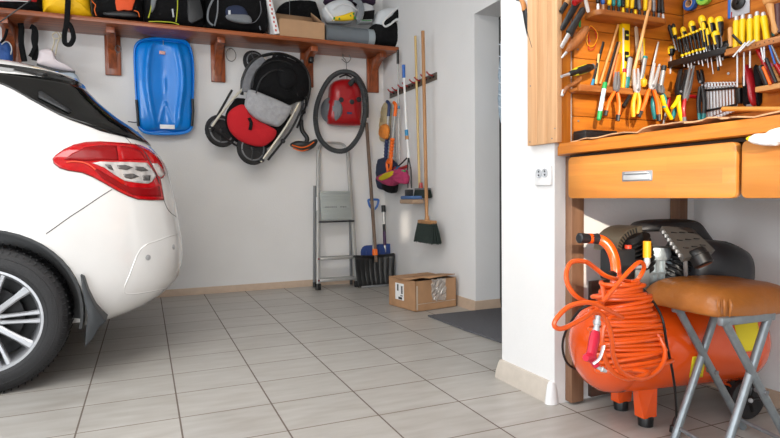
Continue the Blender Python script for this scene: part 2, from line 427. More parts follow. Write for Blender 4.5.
class Plane:
    def __init__(s, ax, val):
        s.ax, s.val = ax, val
        if ax == 'Y': s.tf = frame((0, val, 0), (1, 0, 0), (0, 0, 1))
        else: s.tf = frame((val, 0, 0), (0, -1, 0), (0, 0, 1))
    def w(s, x, y, off=0):
        return onY(x, y, s.val-off) if s.ax == 'Y' else onX(x, y, s.val-off)
    def l(s, x, y, off=0):
        p = s.w(x, y, off); return (p.x, p.z) if s.ax == 'Y' else (-p.y, p.z)
    def poly(s, pts, off=0): return [s.l(x, y, off) for x, y in pts]
    def sp(s, pts, off=0, n=4): return smooth2(s.poly(pts, off), n)
    def m(s): return M(s.tf)
def rrect(x0, y0, x1, y1, r, n=4):
    out = []
    for cx, cy, a in ((x1-r, y1-r, 0), (x0+r, y1-r, 90), (x0+r, y0+r, 180), (x1-r, y0+r, 270)):
        for k in range(n+1):
            t = math.radians(a+90*k/n); out.append((cx+r*math.cos(t), cy+r*math.sin(t)))
    return out

# ================================================================== long shelf on the back wall
SZ0, SZ1, SYF = 2.185, 2.222, 4.9
t = thing('wall_shelf', 'long reddish brown wooden shelf on brackets along back wall', 'shelf', (.55, 5.28, SZ0))
q = M().use(m_shelf); q.box(((-1.3+XW-.005)/2, (SYF+YB)/2, (SZ0+SZ1)/2), (XW-.005+1.3, YB-SYF-.002, SZ1-SZ0), .006)
q.build('shelf_board', m_shelf, t)
for bx, zb in ((-.917, 1.90), (-.212, 1.865), (.621, 1.865), (1.42, 1.87), (2.08, 1.86)):
    q = M().use(m_shelfv)
    q.box((bx, YB-.018, (SZ0+zb)/2), (.12, .034, SZ0-zb), .006)
    P = [(YB-.035, SZ0-.001), (SYF+.1, SZ0-.001), (SYF+.1, SZ0-.045)] + [(SYF+.1+(YB-.035-SYF-.1)*k/8, SZ0-.045-(SZ0-.045-zb-.05)*(1-math.sqrt(max(0, 1-(k/8)**2)))) for k in range(1, 9)]
    tfm = frame((bx+.03, 0, 0), (0, 1, 0), (0, 0, 1))
    g = M(tfm).use(m_shelfv); g.prism(P, -.062, 0, .004)
    br = q.build('bracket', m_shelfv, t)
    g.build('gusset', m_shelfv, br)

m_hook = mat('hook_wire', '#6f6e6c', .35, .7)
def hook(px, py, Y, R=.03, label='', top=None):
    p = onY(px, py, Y)
    q = M().use(m_hook)
    a = [p+V((R*math.sin(k/14*1.7*PI+.3), 0, R*math.cos(k/14*1.7*PI+.3)*1.3)) for k in range(15)]
    q.tube(a, .0035, 8)
    q.tube([a[0], a[0]+V((-.01, .02, .01)), V((a[0].x-.03, min(Y+.06, YB-.03), a[0].z+.01))], .0035, 8)
    return q
b = hook(231, 55, 5.14, .042).build('wall_hook', m_hook); tag(b, 'open steel ring hook on bracket left of stroller', 'hook')
b = hook(118, 49, 5.16, .02).build('wall_hook', m_hook); tag(b, 'small bent steel hook on bracket beside blue sled', 'hook')

def bag(name, label, cat, poly, y0, y1, m, par=None, wob=.004, edge=.6, group=None):
    """soft bag on the shelf: pixel outline on its front plane y0, body reaching back to y1"""
    poly = [(x, y*4 if y < 0 else y) for x, y in poly]
    pl = Plane('Y', y0+(y1-y0)*.25); P = pl.sp(poly, n=4)
    P = [(a, max(c, SZ1+.002)) for a, c in P]
    q = pl.m().use(m); q.puff(P, -(y1-y0)*.7, (y1-y0)*.25, edge=edge, wob=wob)
    if par is not None: return q.build(name, m, par, sharp=60)
    o = thing(name, label, cat, (sum(p[0] for p in P)/len(P), (y0+y1)/2, SZ1), group)
    return o, q
# 1 red and black bag
o, q = bag('sports_bag', 'red and black sports bag at left end of shelf', 'bag', [(-30, -8), (44, -12), (43, 4), (40, 11), (20, 11.5), (-30, 8)], 4.94, 5.24, m_blackf)
q.build('bag_body', m_blackf, o, sharp=60)
pl = Plane('Y', 4.965); q = pl.m().use(m_redf); q.puff(pl.sp([(-12, -10), (34, -12), (37, 0), (30, 2), (-12, 1)], n=3), -.03, .035, rings=4); q.build('front_panel', m_redf, o, sharp=60)
q = pl.m().use(m_whitef); q.tube([pl.w(a, c, .045) for a, c in ((0, .6), (15, .8), (30, 1.4))] if False else [pl.tf.inverted() @ pl.w(a, c, .045) for a, c in ((0, .6), (15, .8), (30, 1.4))], .004, 6); q.build('piping', m_whitef, o)
# 2 yellow bag with strap
o, q = bag('drawstring_bag', 'yellow nylon bag with black webbing loop hanging down', 'bag', [(44, -6), (60, -10), (84, -8), (90, 8), (91, 15.5), (70, 15), (48, 12), (42, 9)], 4.95, 5.2, m_yelf, wob=.010)
q.build('bag_body', m_yelf, o, sharp=70)
q = M().use(m_blackf); st = [onY(a, c, y) for a, c, y in ((68, -8, 4.93), (68, 2, 4.90), (67.5, 11, 4.885), (67, 20, 4.875), (66, 28, 4.875))]
q.tube(cr_spline(st, 5), .019, 8, flat=(1, .15)); lp = [onY(a, c, 4.875) for a, c in ((66.5, 26), (64.5, 34), (65, 43), (70, 44.5), (73.5, 38), (72, 30), (69, 24))]
q.tube(cr_spline(lp, 5, True), .017, 8, closed=True, flat=(1, .4)); b = q.build('strap', m_blackf, o)
b['label'] = 'black webbing strap'
# 3 orange and black backpack
o, q = bag('backpack', 'black backpack with orange panel and orange piping', 'backpack', [(94, -10), (138, -10), (143, 5), (141, 19), (120, 18.5), (97, 16.5), (92, 6)], 4.94, 5.22, m_blackf)
q.build('bag_body', m_blackf, o, sharp=60)
pl = Plane('Y', 4.96); q = pl.m().use(m_orf); q.prism(pl.sp([(117, -12), (137, -12), (133, 7), (131, 11), (124, 10.5), (116.5, 10)], n=3), .0, .022, .006); q.build('front_panel', m_orf, o)
q = M().use(m_orangep)
q.tube(cr_spline([onY(a, c, 4.925) for a, c in ((92, -6), (92, 1), (95.5, 5), (94.5, 10), (96.5, 16))], 5), .0035, 6)
q.tube(cr_spline([onY(a, c, 4.925) for a, c in ((134, 10.5), (138, 12), (139.5, 17))], 5), .0035, 6); q.build('piping', m_orangep, o)
q = pl.m().use(m_dark); q.puff(pl.sp([(103, 14), (112, 12.2), (130, 12.5), (137, 15), (136, 18), (110, 17)], n=3), .0, .035, rings=4); q.build('mesh_pocket', m_dark, o)
# 4 black bag, lime piping
o, q = bag('backpack', 'black rucksack with lime green piping beside grey bag', 'backpack', [(146, -10), (200, -12), (204, 5), (203, 26), (180, 25), (150, 21.5), (144, 14)], 4.94, 5.24, m_blackf)
q.build('bag_body', m_blackf, o, sharp=60)
q = M().use(m_limef)
for ps in (((152, -6), (151.5, 5), (148.5, 18)), ((148.5, 21.6), (160, 21.6), (172, 22.4), (179, 24.6)), ((177.5, -5), (177.5, 8), (176, 22))):
    q.tube(cr_spline([onY(a, c, 4.925) for a, c in ps], 5), .004, 6)
q.build('piping', m_limef, o)
pl = Plane('Y', 4.955); q = pl.m().use(m_dark); q.prism(pl.sp([(188, -10), (197, -6), (203, 15), (199, 21), (188, 22)], n=3), .0, .03, .01); q.build('side_panel', m_dark, o)
q = pl.m().use(m_greyf); q.puff(pl.sp([(153, -8), (157, -6), (155, 8), (151, 13), (151, 0)], n=3), .0, .04, rings=4); q.build('shoulder_strap', m_greyf, o)
q = M().use(m_whitef); q.tube([onY(172.5, 9, 4.915), onY(173.5, 17, 4.915)], .006, 6); q.build('zip_pull', m_whitef, o)
# 5 large grey-black backpack
o, q = bag('backpack', 'large black backpack with navy and grey front pocket', 'backpack', [(208, -14), (264, -14), (268, 8), (266, 30.5), (240, 30), (214, 28), (206, 18)], 4.92, 5.26, m_blackf)
q.build('bag_body', m_blackf, o, sharp=60)
pl = Plane('Y', 4.935); q = pl.m().use(m_navyf); q.puff(pl.sp([(226, 9), (236, 6), (244, 9), (248, 17), (246, 22), (228, 20)], n=3), .0, .04, rings=4); q.build('mesh_pocket', m_navyf, o)
q = pl.m().use(m_greyf); q.puff(pl.sp([(226, 16), (240, 15.5), (249, 17), (251, 23.5), (240, 24), (228, 20.5)], n=3), .0, .055, rings=4); q.build('lower_pocket', m_greyf, o)
q = M().use(m_greyf); q.tube(cr_spline([onY(a, c, 4.915) for a, c in ((216, -6), (209, 8), (208, 20), (213, 25.5))], 5), .008, 6); q.tube(cr_spline([onY(a, c, 4.915) for a, c in ((218, -6), (217.5, 12), (214.5, 26))], 5), .006, 6); q.build('shoulder_strap', m_greyf, o)
q = M().use(m_greyp); q.tube(cr_spline([onY(a, c, 4.912) for a, c in ((260, 1), (261, 12), (256, 21), (250, 23.5))], 5), .003, 6); q.tube([onY(259.5, 26, 4.91), onY(260.5, 30, 4.91)], .005, 6); q.build('buckle', m_greyp, o)
q = M().use(m_whitef); q.box(onY(230, 12.5, 4.90), (.028, .004, .034), .001); q.build('tag_patch', m_whitef, o)
# 6 flat white box with red print leaning
a = onY(274.6, 34, 4.93); b_ = onY(264, -12, 4.96)
u = (b_-a).normalized(); tf = frame(a, u, (0, 1, 0))
o = thing('flat_box', 'flat white box with red printed pattern leaning upright on shelf', 'box', a)
q = M(tf).use(m_paper); q.prism([(.0, .0), (.42, .0), (.42, .24), (.0, .24)], -.045, 0, .002); q.build('box_body', m_paper, o)
q = M(tf).use(m_redl)
for k in range(11):
    q.box((.03+k*.036, -.0012, -.018-.008*(k % 2)), (.018, .002, .012), 0)
q.build('printed_pattern', mat('red_print', '#c63a2a', .6), o)
# 7 open cardboard box
pl = Plane('Y', 4.92)
A = onY(280, 36, 4.92); Bp = onY(324.5, 39, 4.92); zt = onY(302, 20, 4.92).z-.008
x0, x1 = A.x, Bp.x; ht = zt-SZ1; dp = .26
o = thing('open_box', 'small open brown cardboard box on shelf beside grey mat', 'box', ((x0+x1)/2, 5.05, SZ1))
q = M().use(m_card); th = .004; z0 = SZ1+.001
q.box(((x0+x1)/2, 4.92, z0+ht/2), (x1-x0, th, ht)); q.box(((x0+x1)/2, 4.92+dp, z0+ht/2), (x1-x0, th, ht))
q.box((x0, 4.92+dp/2, z0+ht/2), (th, dp, ht)); q.box((x1, 4.92+dp/2, z0+ht/2), (th, dp, ht)); q.box(((x0+x1)/2, 4.92+dp/2, z0+th/2), (x1-x0, dp, th))
q.build('box_body', m_card, o)
q = M().use(m_card); q.tube([V((x0-.01, 4.92+dp+.002, zt)), V((x1+.0, 4.92+dp+.002, zt))], .001, 4)
vs = [q.v(p) for p in (V((x0-.02, 4.92+dp, zt)), V((x1, 4.92+dp, zt)), V((x1-.04, 4.925+dp, zt+.12)), V((x0-.05, 4.925+dp, zt+.125)))]; q.f(vs)
vs = [q.v(p) for p in (V((x1, 4.93, zt)), V((x1, 4.9+dp, zt)), V((x1-.06, 4.88+dp, zt+.12)), V((x1-.10, 4.99, zt+.10)))]; q.f(vs)
fl = q.build('flap', m_card, o); fl.modifiers.new('t', 'SOLIDIFY').thickness = .003
# 8 black case behind the box
o, q = bag('travel_case', 'black fabric case standing behind open cardboard box', 'bag', [(276, 12), (284, 3), (296, .5), (312, 1), (317, 6), (321, 30), (298, 30), (276, 30)], 5.2, 5.285, m_blackf, edge=.8)
q.build('bag_body', m_blackf, o, sharp=60)
q = M().use(m_greyf); q.tube([onY(289.5, -3, 5.2), onY(289.5, 16, 5.195)], .012, 6, flat=(.2, 1)); q.build('strap', m_greyf, o)
# 9 grey rolled mat
pc = onY(324, 31, 5.03); pe = onY(372.5, 35, 5.03); rr = .083
o = thing('rolled_mat', 'dark grey rolled mat lying on shelf near corner', 'mat', ((pc.x+pe.x)/2, 5.03, SZ1))
q = M().use(m_greyf); L_ = pe.x-pc.x
q.lathe([(0, rr*.9), (.01, rr), (L_*.86, rr), (L_*.86+.002, rr)], 28, (pc.x, 5.03, SZ1+rr+.002), (1, 0, 0)); q.build('mat_roll', mat('slate_foam', '#6c7379', .7, var=.05), o)
q = M().use(m_lgreyf); q.lathe([(L_*.86, rr*1.01), (L_*.99, rr*1.01), (L_, rr*.93)], 28, (pc.x, 5.03, SZ1+rr+.002), (1, 0, 0)); q.build('end_band', mat('light_band', '#99a3a8', .6), o)
# 10 white and green bundle on the mat
pl = Plane('Y', 4.99); zb = SZ1+2*rr+.006
def clampz(P, z): return [(a, max(c, z)) for a, c in P]
o = thing('picnic_blanket', 'white and green patterned rolled bundle with grey strap atop grey mat', 'blanket', (onY(342, 20, 5).x, 5.0, zb))
q = pl.m().use(m_whitef); q.puff(clampz(pl.sp([(324, 8), (332, 1), (344, -1), (353, 3), (357, 12), (353, 21), (340, 22), (328, 20)], n=4), zb), -.12, .06, rings=5, wob=.003)
q.build('bundle', m_whitef, o, sharp=60)
q = pl.m().use(m_yelp); q.puff(clampz(pl.poly([(331, 19), (340, 17), (350, 13.5), (353, 14), (352, 21.5), (342, 22.4), (331, 22)]), zb), .02, .075, rings=4); q.build('printed_panel', m_yelp, o, sharp=60)
q = pl.m().use(m_greenf)
for a, c in ((332, 20.5), (348, 18), (351, 16), (352.5, 20), (337, 21)): p = pl.l(a, c); q.sphere((p[0], max(p[1], zb+.01), .066), (.009, .012, .012), 8, 6)
q.build('green_print', m_greenf, o)
q = pl.m().use(m_whitep); q.tube([V((*pl.l(a, c), .045)) for a, c in ((324, 9), (326, 13), (330, 18), (333, 22))], .012, 8); q.tube(cr_spline([V((*pl.l(a, c), .07)) for a, c in ((331, 12), (338, 7), (348, 8), (355, 13))], 4), .005, 6); q.build('hem', m_whitep, o)
q = pl.m().use(m_greyf); q.tube(cr_spline([V((*pl.l(a, c), .055+.02*d)) for a, c, d in ((352, 1, 0), (356.5, 5, 1), (358.5, 12, 1.3), (357, 18, 1), (355, 22, 0))], 4), .026, 8, flat=(.25, 1)); q.build('strap', m_greyf, o)
# 11 white/green/black sleeve
o = thing('folded_sleeve', 'white trimmed black pouch between bundle and corner bag', 'pouch', (onY(366, 20, 5).x, 5.0, zb))
q = pl.m().use(m_whitep); q.puff(clampz(pl.poly([(359, 3), (366, 2), (374, 5), (375, 10), (373, 22), (360, 22), (358.5, 12)]), zb), -.12, .03, rings=4); q.build('pouch_body', m_whitef, o, sharp=60)
q = pl.m().use(m_blackf); q.puff(pl.poly([(363, 12), (374, 10.5), (373, 19.5), (362, 20)]), -.02, .05, rings=3); q.build('opening', m_blackf, o, sharp=60)
q = pl.m().use(m_greenf); q.tube(cr_spline([V((*pl.l(a, c), .035)) for a, c in ((361, 10), (359.5, 15), (360, 21), (370, 21.5))], 4), .004, 6); q.build('piping', m_greenf, o)
# 12 black stuff bag + white rimmed bag in the corner
o, q = bag('stuff_sack', 'black soft sack at right end of shelf in corner', 'bag', [(374, 24), (385, 22), (400, 22), (402, 30), (401, 46), (388, 45.5), (374, 43.5), (372.5, 34)], 4.93, 5.2, m_blackf, wob=.006)
q.build('bag_body', m_blackf, o, sharp=60)
pl = Plane('Y', 4.97); tfx = pl
o = thing('shopping_bag', 'pale grey bag with white rim and dark opening atop black sack', 'bag', (onY(388, 27, 5).x, 5.03, onY(388, 30, 5).z))
q = pl.m().use(m_whitef); q.puff(pl.sp([(376.0, 21), (378.0, 12), (385.0, 8), (399.0, 7), (405.0, 9), (405.5, 16), (400.0, 22), (392.0, 22), (386.0, 28), (380.0, 28)], n=4), -.13, .05, rings=5, wob=.002); q.build('bag_body', m_whitef, o, sharp=60)
q = pl.m().use(m_blackf); q.puff(pl.sp([(382.0, 23), (388.0, 17), (396.0, 10), (402.0, 9.5), (405.0, 13), (402.0, 19.5), (394.0, 20), (388.0, 24.5), (383.0, 26)], n=3), .0, .058, rings=3); q.build('opening', m_blackf, o, sharp=60)
q = pl.m().use(m_whitep); q.tube(cr_spline([V((*pl.l(a, c), .052)) for a, c in ((381.0, 24), (387.0, 16.5), (396.0, 9.5), (403.0, 8.6), (406.0, 13), (403.0, 21), (394.0, 21.5), (388.0, 26), (383.0, 28))], 4, True), .009, 8, closed=True); q.build('rim', m_whitep, o)
o = thing('folded_jacket', 'dark purple folded cloth above the white and green bundle', 'cloth', (onY(356, 2, 5.1).x, 5.12, onY(356, 2, 5.1).z))
pl = Plane('Y', 5.06); q = pl.m().use(mat('plum_cloth', '#2c1830', .9)); q.puff(pl.sp([(326, -3), (340, -8), (372, -6), (377, 2), (370, 4), (350, 2), (330, 3)], n=3), -.12, .03); b = q.build('cloth_fold', None, o, sharp=60)

# ================================================================== things hanging under the shelf
# blue sled
pl = Plane('Y', 5.24)
o = thing('sled', 'bright blue plastic sled hanging on the back wall', 'sled', onY(164, 136, 5.24))
out = [(133.5, 52), (136, 44), (143, 40), (158, 38.3), (175, 39.5), (186, 42), (191, 49), (193.5, 62), (194, 85), (193, 110), (193, 126), (188, 133), (175, 135.5), (150, 135), (140, 131), (137, 122), (135.5, 100), (134, 75)]
P = pl.sp(out, n=4); cx = sum(p[0] for p in P)/len(P); cy = sum(p[1] for p in P)/len(P)
q = pl.m().use(m_blue)
def sc(P, k, kz=None): return [(cx+(a-cx)*k, cy+(c-cy)*(kz or k)) for a, c in P]
R = []
for k, z in ((1.0, .0), (1.0, .012), (.985, .016), (.955, .016), (.93, .0), (.925, -.01)): R.append([(a, c, z+.03) for a, c in sc(P, k)])
q.rings([[V(p) for p in r] for r in R], True, False)
# underside of the hull with two runners, a keel and a raised waist
bm = q.bm; nx, nz = 44, 60
x0 = min(p[0] for p in P); x1 = max(p[0] for p in P); z0 = min(p[1] for p in P); z1 = max(p[1] for p in P)
def inside(a, c, k):
    a = (a-cx)/k+cx; c = (c-cy)/k+cy; r = False; n = len(P)
    for i in range(n):
        ax_, ay_ = P[i]; bx_, by_ = P[(i+1) % n]
        if (ay_ > c) != (by_ > c) and a < (bx_-ax_)*(c-ay_)/(by_-ay_)+ax_: r = not r
    return r
def hull(s, tt):
    # s across -1..1, tt up 0..1
    x = s*1.0; wst = .42+.16*math.cos((tt-.55)*5.2)
    ed = max(0, 1-abs(x)**4)*max(0, 1-abs(2*tt-1)**10)
    h = .055*ed**.5
    rail = math.exp(-((abs(x)-(.30+wst*.55))/.11)**2)
    h += .03*rail*min(1, (1-abs(2*tt-1)**8))
    h -= .022*math.exp(-(x/.33)**2)*(1-math.exp(-((1-tt)/.1)**2))
    h += .012*math.exp(-(x/.04)**2)*math.exp(-((tt-.52)/.09)**2)
    for sgn in (-1, 1): h += .010*math.exp(-((x-sgn*.22*(.32-tt)/.2)/.045)**2) if .08 < tt < .32 else 0
    return h
grid = []
for j in range(nz+1):
    row = []
    tt = j/nz; z = z0+(z1-z0)*(.035+.93*tt)
    xs = []
    for k in range(len(P)):
        a, c = sc(P, .945)[k] if False else (cx+(P[k][0]-cx)*.945, cy+(P[k][1]-cy)*.945)
        b2 = (cx+(P[(k+1) % len(P)][0]-cx)*.945, cy+(P[(k+1) % len(P)][1]-cy)*.945)
        zz = cy+(z-cy)*.99
        if (c > zz) != (b2[1] > zz): xs.append(a+(b2[0]-a)*(zz-c)/(b2[1]-c))
    xl, xr = (min(xs), max(xs)) if len(xs) > 1 else (cx-.05, cx+.05)
    for i in range(nx+1):
        s_ = -1+2*i/nx; row.append(q.v((xl+(xr-xl)*i/nx, cy+(z-cy)*.99, .03+hull(s_, tt))))
    grid.append(row)
for j in range(nz):
    for i in range(nx): q.f([grid[j][i], grid[j][i+1], grid[j+1][i+1], grid[j+1][i]])
q.build('hull', m_blue, o, sharp=50)
for pts in (((136.5, 101), (137.5, 112), (138.5, 127)), ((192, 100), (192.5, 112), (191.5, 127))):
    q = pl.m().use(m_blackp); q.tube([V((*pl.l(a, c), .06)) for a, c in pts], .011, 8); q.build('brake_lever', m_blackp, o)
q = pl.m().use(m_paper)
a = pl.l(167, 128); q.box((a[0], a[1], .088), (.115, .035, .003), .001); q.build('sticker', m_paper, o)
q = pl.m().use(mat('red_white_sticker', '#d9a79c', .5, var=.4, vscale=80)); a = pl.l(162, 55); q.box((a[0], a[1], .085), (.045, .028, .003), .001); q.build('logo_sticker', None, o)
q = pl.m().use(m_blackp); q.tube([V((*pl.l(a, c), .03)) for a, c in ((128, 122), (135, 123), (139, 122))], .004, 6); q.sphere((*pl.l(136.5, 134), .03), .02, 10, 8); q.build('cord', m_blackp, o)
q = pl.m().use(m_steel); q.tube([V((*pl.l(163, 47), .08)), V((*pl.l(163, 43), .05)), V((*pl.l(163, 39), .0))], .004, 6); q.build('hook_eye', m_steel, o)

# white skate with laces, blue wheels
pl = Plane('Y', 5.12)
o = thing('roller_skate', 'white lace up skate boot hanging below the shelf', 'skate', onY(58, 85, 5.12))
q = pl.m().use(m_pearl); q.puff(pl.sp([(38.5, 56), (39.5, 51), (44, 49), (51, 49), (54, 52), (55.5, 57), (59, 61.5), (66, 65.5), (73, 69), (74, 71.5), (60, 70), (44, 66), (37, 63)], n=4), -.05, .05, rings=5, wob=.002); q.build('boot', m_pearl, o, sharp=60)
q = pl.m().use(m_blackp); q.tube([V((*pl.l(a, c), 0)) for a, c in ((37, 64), (50, 68.5), (62, 71.5), (75, 72.5))], .013, 8, flat=(.6, 1)); q.build('sole', m_blackp, o)
q = pl.m().use(m_lace)
for ps in (((52, 53), (55, 42), (53, 36), (57, 33)), ((56, 56), (58, 45), (60, 38), (57, 33)), ((51, 56), (56, 60), (53, 62)), ((55, 40), (62, 38), (60, 33))): q.tube(cr_spline([V((*pl.l(a, c), .03)) for a, c in ps], 5), .005, 6)
q.build('lace', m_lace, o)
q = pl.m().use(mat('pale_blue_frame', '#a9b6c2', .3)); q.puff(pl.sp([(50, 73), (62, 72.5), (74, 73), (79, 79), (80, 85), (76, 86), (66, 82), (54, 78)], n=3), -.02, .02, rings=3); q.build('skate_frame', MATS['pale_blue_frame'], o)
for a, c in ((57, 76), (66, 80), (75, 83)):
    q = pl.m().use(m_bluep); p = pl.l(a, c-1.5); q.lathe([(-.014, .012), (-.011, .021), (.011, .021), (.014, .012)], 18, (p[0], p[1], .012), (0, 0, 1)); q.build('wheel', m_bluep, o)
# blue bag with rope at far left, black straps
pl = Plane('Y', 5.12)
o = thing('drawstring_pouch', 'blue pouch with metal ring hanging left of first bracket', 'pouch', onY(5, 58, 5.12))
q = pl.m().use(m_bluep); q.puff(pl.sp([(-6, 46), (2, 42), (9, 42), (12, 50), (11, 62), (-6, 62)], n=3), -.04, .04, wob=.006); q.build('pouch_body', mat('blue_nylon', '#1c4a8c', .6, bump=.6, bscale=40, var=.3), o, sharp=60)
q = pl.m().use(m_steel); q.tube(cr_spline([V((*pl.l(a, c), .045)) for a, c in ((3, 46), (7, 43), (11, 45), (13, 50), (12, 56))], 5), .004, 6); q.build('ring', m_steel, o)
q = pl.m().use(m_blackf); q.tube(cr_spline([V((*pl.l(a, c), .03)) for a, c in ((8, 30), (6, 38), (2, 44))], 5), .01, 6); q.build('cord', m_blackf, o)
pl = Plane('Y', 5.15)
for ps, lb in ((((21, 24), (22, 30), (21.5, 42), (23, 52), (25, 62)), 'black webbing strap hanging right of the first bracket'), (((31, 27), (35, 30), (34.5, 40), (36, 50), (35, 61)), 'looped black webbing strap hanging nearest the white skate')):
    q = pl.m().use(m_blackf); q.tube(cr_spline([V((*pl.l(a, c), .02)) for a, c in ps], 6), .02, 8, flat=(.3, 1))
    if ps[0][0] == 31: q.tube(cr_spline([V((*pl.l(a, c), .045)) for a, c in ((33, 29), (37, 32), (37, 44), (33, 55), (31, 58))], 6), .014, 8, flat=(.3, 1))
    b = q.build('hanging_strap', m_blackf); tag(b, lb, 'strap')

# ------------------------------------------------------------------ stroller
pl = Plane('Y', 5.06); L3 = lambda a, c, d=0: V((*pl.l(a, c, d), d))
o = thing('stroller', 'folded stroller with black hood and red seat hung on back wall', 'stroller', onY(256, 163, 5.06))
def tb(name, pts, r, m, par=o, d=0, n=5, seg=8, flat=None):
    q = pl.m().use(m); q.tube(cr_spline([L3(*p) if len(p) == 3 else L3(p[0], p[1], d) for p in pts], n), r, seg, flat=flat); return q.build(name, m, par)
for a, c, r_, d, ar in ((254, 62, 11, -.09, 0), (221, 131, 15, -.02, .25), (252, 149, 15, .02, .25), (280, 62, 9, -.12, 0)):
    p = L3(a, c, d); rr = r_*.0093; ax = V((.25, .1, 1)).normalized()
    q = pl.m().use(m_tyre); q.lathe([(-.022, rr*.75), (-.02, rr*.93), (0, rr), (.02, rr*.93), (.022, rr*.75)], 26, p, ax); wh = q.build('wheel', m_tyre, o)
    q = pl.m().use(m_greyp); q.lathe([(-.02, .01), (.0, rr*.16), (.024, rr*.16), (.03, rr*.08)], 16, p, ax)
    for k in range(5):
        e = ax.orthogonal().normalized(); e = Matrix.Rotation(k*2*PI/5, 3, ax) @ e; q.tube([p+ax*.022, p+ax*.022+e*rr*.75], .006, 6)
    q.build('hub', m_dark, wh)
    q = pl.m().use(m_greyp); q.lathe([(.02, rr*.78), (.026, rr*.74), (.026, rr*.68), (.02, rr*.66)], 26, p, ax); q.build('rim', m_dsteel, wh)
tb('frame_tube', [(244, 88, .03), (232, 100, .05), (220, 115, .07), (210, 129, .08)], .010, mat('cream_alloy', '#d5d0c0', .35, .3))
tb('frame_tube', [(299, 103, .05), (291, 118, .06), (281, 134, .07), (261, 162, .08)], .010, MATS['cream_alloy'])
tb('frame_tube', [(232, 90, -.02), (216, 118, -.02), (206, 134, 0)], .010, m_blackp)
tb('frame_tube', [(304, 103, -.01), (291, 130, -.01), (268, 160, 0)], .010, m_blackp)
tb('cross_bar', [(212, 126, .05), (228, 140, .02), (256, 158, .02)], .009, m_blackp)
tb('handle', [(242, 95, -.02), (243, 78, .0), (252, 62, .02), (268, 54.5, .03), (286, 55, .02), (303, 65, .0), (310, 84, -.02), (306, 106, -.02)], .014, m_blackp)
# hood: ribbed shell
q = pl.m().use(m_blackf)
hood = [(251, 92), (252, 80), (258, 67), (267, 59.5), (280, 57), (296, 62), (306, 71.5), (308.5, 88), (305, 99), (297, 102), (288, 105), (273.6, 101), (259, 96)]
q.puff(pl.sp(hood, n=4), -.06, .16, rings=7, wob=.003, edge=.25); q.build('hood', m_blackf, o, sharp=70)
q = pl.m().use(m_lgreyf); q.tube(cr_spline([L3(a, c, d) for a, c, d in ((246, 92, .05), (248, 80, .06), (254, 68, .05), (264, 59.5, .03))], 5), .036, 8, flat=(.5, 1)); q.build('hood_side_panel', mat('heather_grey_fabric', '#77787c', .95, bump=.5, bscale=120, var=.15, vscale=30), o)
tb('hood_rib', [(256, 93, .14), (262, 78, .18), (276, 70, .19), (290, 76, .18), (298, 96, .12)], .006, m_blackp)
tb('hood_rib', [(252, 88, .09), (257, 70, .13), (274, 61, .14), (293, 66, .13), (304, 86, .09)], .006, m_blackp)
pp = [(274, 74), (284, 71), (292, 77), (291, 88), (283, 94), (275, 88)]
q = pl.m().use(m_blackf); q.puff(pl.sp(pp, n=4), .12, .20, rings=4); q.build('hood_window', m_blackf, o, sharp=70)
q = pl.m().use(m_lgreyf); q.puff(pl.sp([(246, 93), (251, 91.5), (268, 98), (286, 106), (290, 109), (286, 118), (278, 127), (272, 127), (258, 122), (247, 114), (243, 108)], n=4), .02, .13, rings=5, wob=.003); q.build('back_pad', m_lgreyf, o, sharp=70)
q = pl.m().use(m_blackf); q.puff(pl.sp([(232, 103), (243, 98), (290, 112), (283, 132), (268, 148), (250, 148), (232, 138), (225, 118)], n=4), -.06, .04, rings=4); q.build('seat_shell', m_blackf, o, sharp=70)
q = pl.m().use(m_redf); q.puff(pl.sp([(236, 107), (243, 106), (248, 114), (256, 121), (268, 127), (275, 132), (272, 140), (262, 147), (250, 146), (238, 141), (229, 132), (226, 122), (228, 113)], n=4), .02, .11, rings=5, wob=.003); q.build('seat_pad', m_redf, o, sharp=70)
tb('harness', [(249, 118, .11), (251, 123, .125), (250, 130, .125)], .014, m_blackf, flat=(.4, 1))
tb('harness', [(303, 88, .08), (306, 104, .06), (301, 118, .04), (297, 128, .03)], .010, m_blackf)
for a, c in ((211, 128), (262, 160), (283, 141)):
    q = pl.m().use(m_dark); q.sphere(L3(a, c, .07), .022, 10, 8); q.build('joint_cap', m_dark, o)

# ------------------------------------------------------------------ vacuum cleaner, hose and floor nozzle
pl = Plane('Y', 5.2)
o = thing('vacuum_cleaner', 'red vacuum cleaner hanging from a hook with black hose loop', 'vacuum cleaner', onY(343, 128, 5.2))
P = pl.sp([(329, 96), (331, 84), (340, 79.5), (352, 80), (359, 86), (361, 104), (360, 122), (357, 126), (332, 125), (327, 120), (327, 104)], n=4)
q = pl.m().use(m_redp); q.puff(P, -.07, .10, rings=6, edge=.45); q.build('body', m_redp, o, sharp=60)
q = pl.m().use(m_greyp); q.lathe([(-.03, .02), (-.02, .115), (.02, .12), (.04, .10), (.045, .06), (.05, .05), (.052, .01)], 28, L3(332, 110, .01), (-.8, 0, .6)); q.build('wheel', m_greyp, o)
q = pl.m().use(m_dark)
for a, c in ((338, 101.5), (348.5, 103.5), (355.5, 101)):
    q.lathe([(0, .026), (.012, .024), (.016, .004)], 16, V((*pl.l(a, c), .088)), (0, 0, 1))
q.build('button', m_dark, o)
q = pl.m().use(mat('dark_red_panel', '#8c1014', .35)); q.puff(pl.sp([(337, 99), (350, 97), (357, 101), (352, 107), (341, 107)], n=3), .05, .098, rings=3); q.build('control_panel', None, o)
q = pl.m().use(m_dark); q.tube(cr_spline([V((*pl.l(a, c), d)) for a, c, d in ((338, 78, .04), (344, 76, .05), (350, 78, .04))], 5), .008, 8); q.build('carry_handle', m_dark, o)
q = pl.m().use(m_navyp); q.box(V((*pl.l(346, 114.5), .1)), (.05, .018, .004), .001); q.build('maker_plate', m_navyp, o)
hp = [(355, 84, .10), (350, 82.5, .13), (347, 84, .12)]
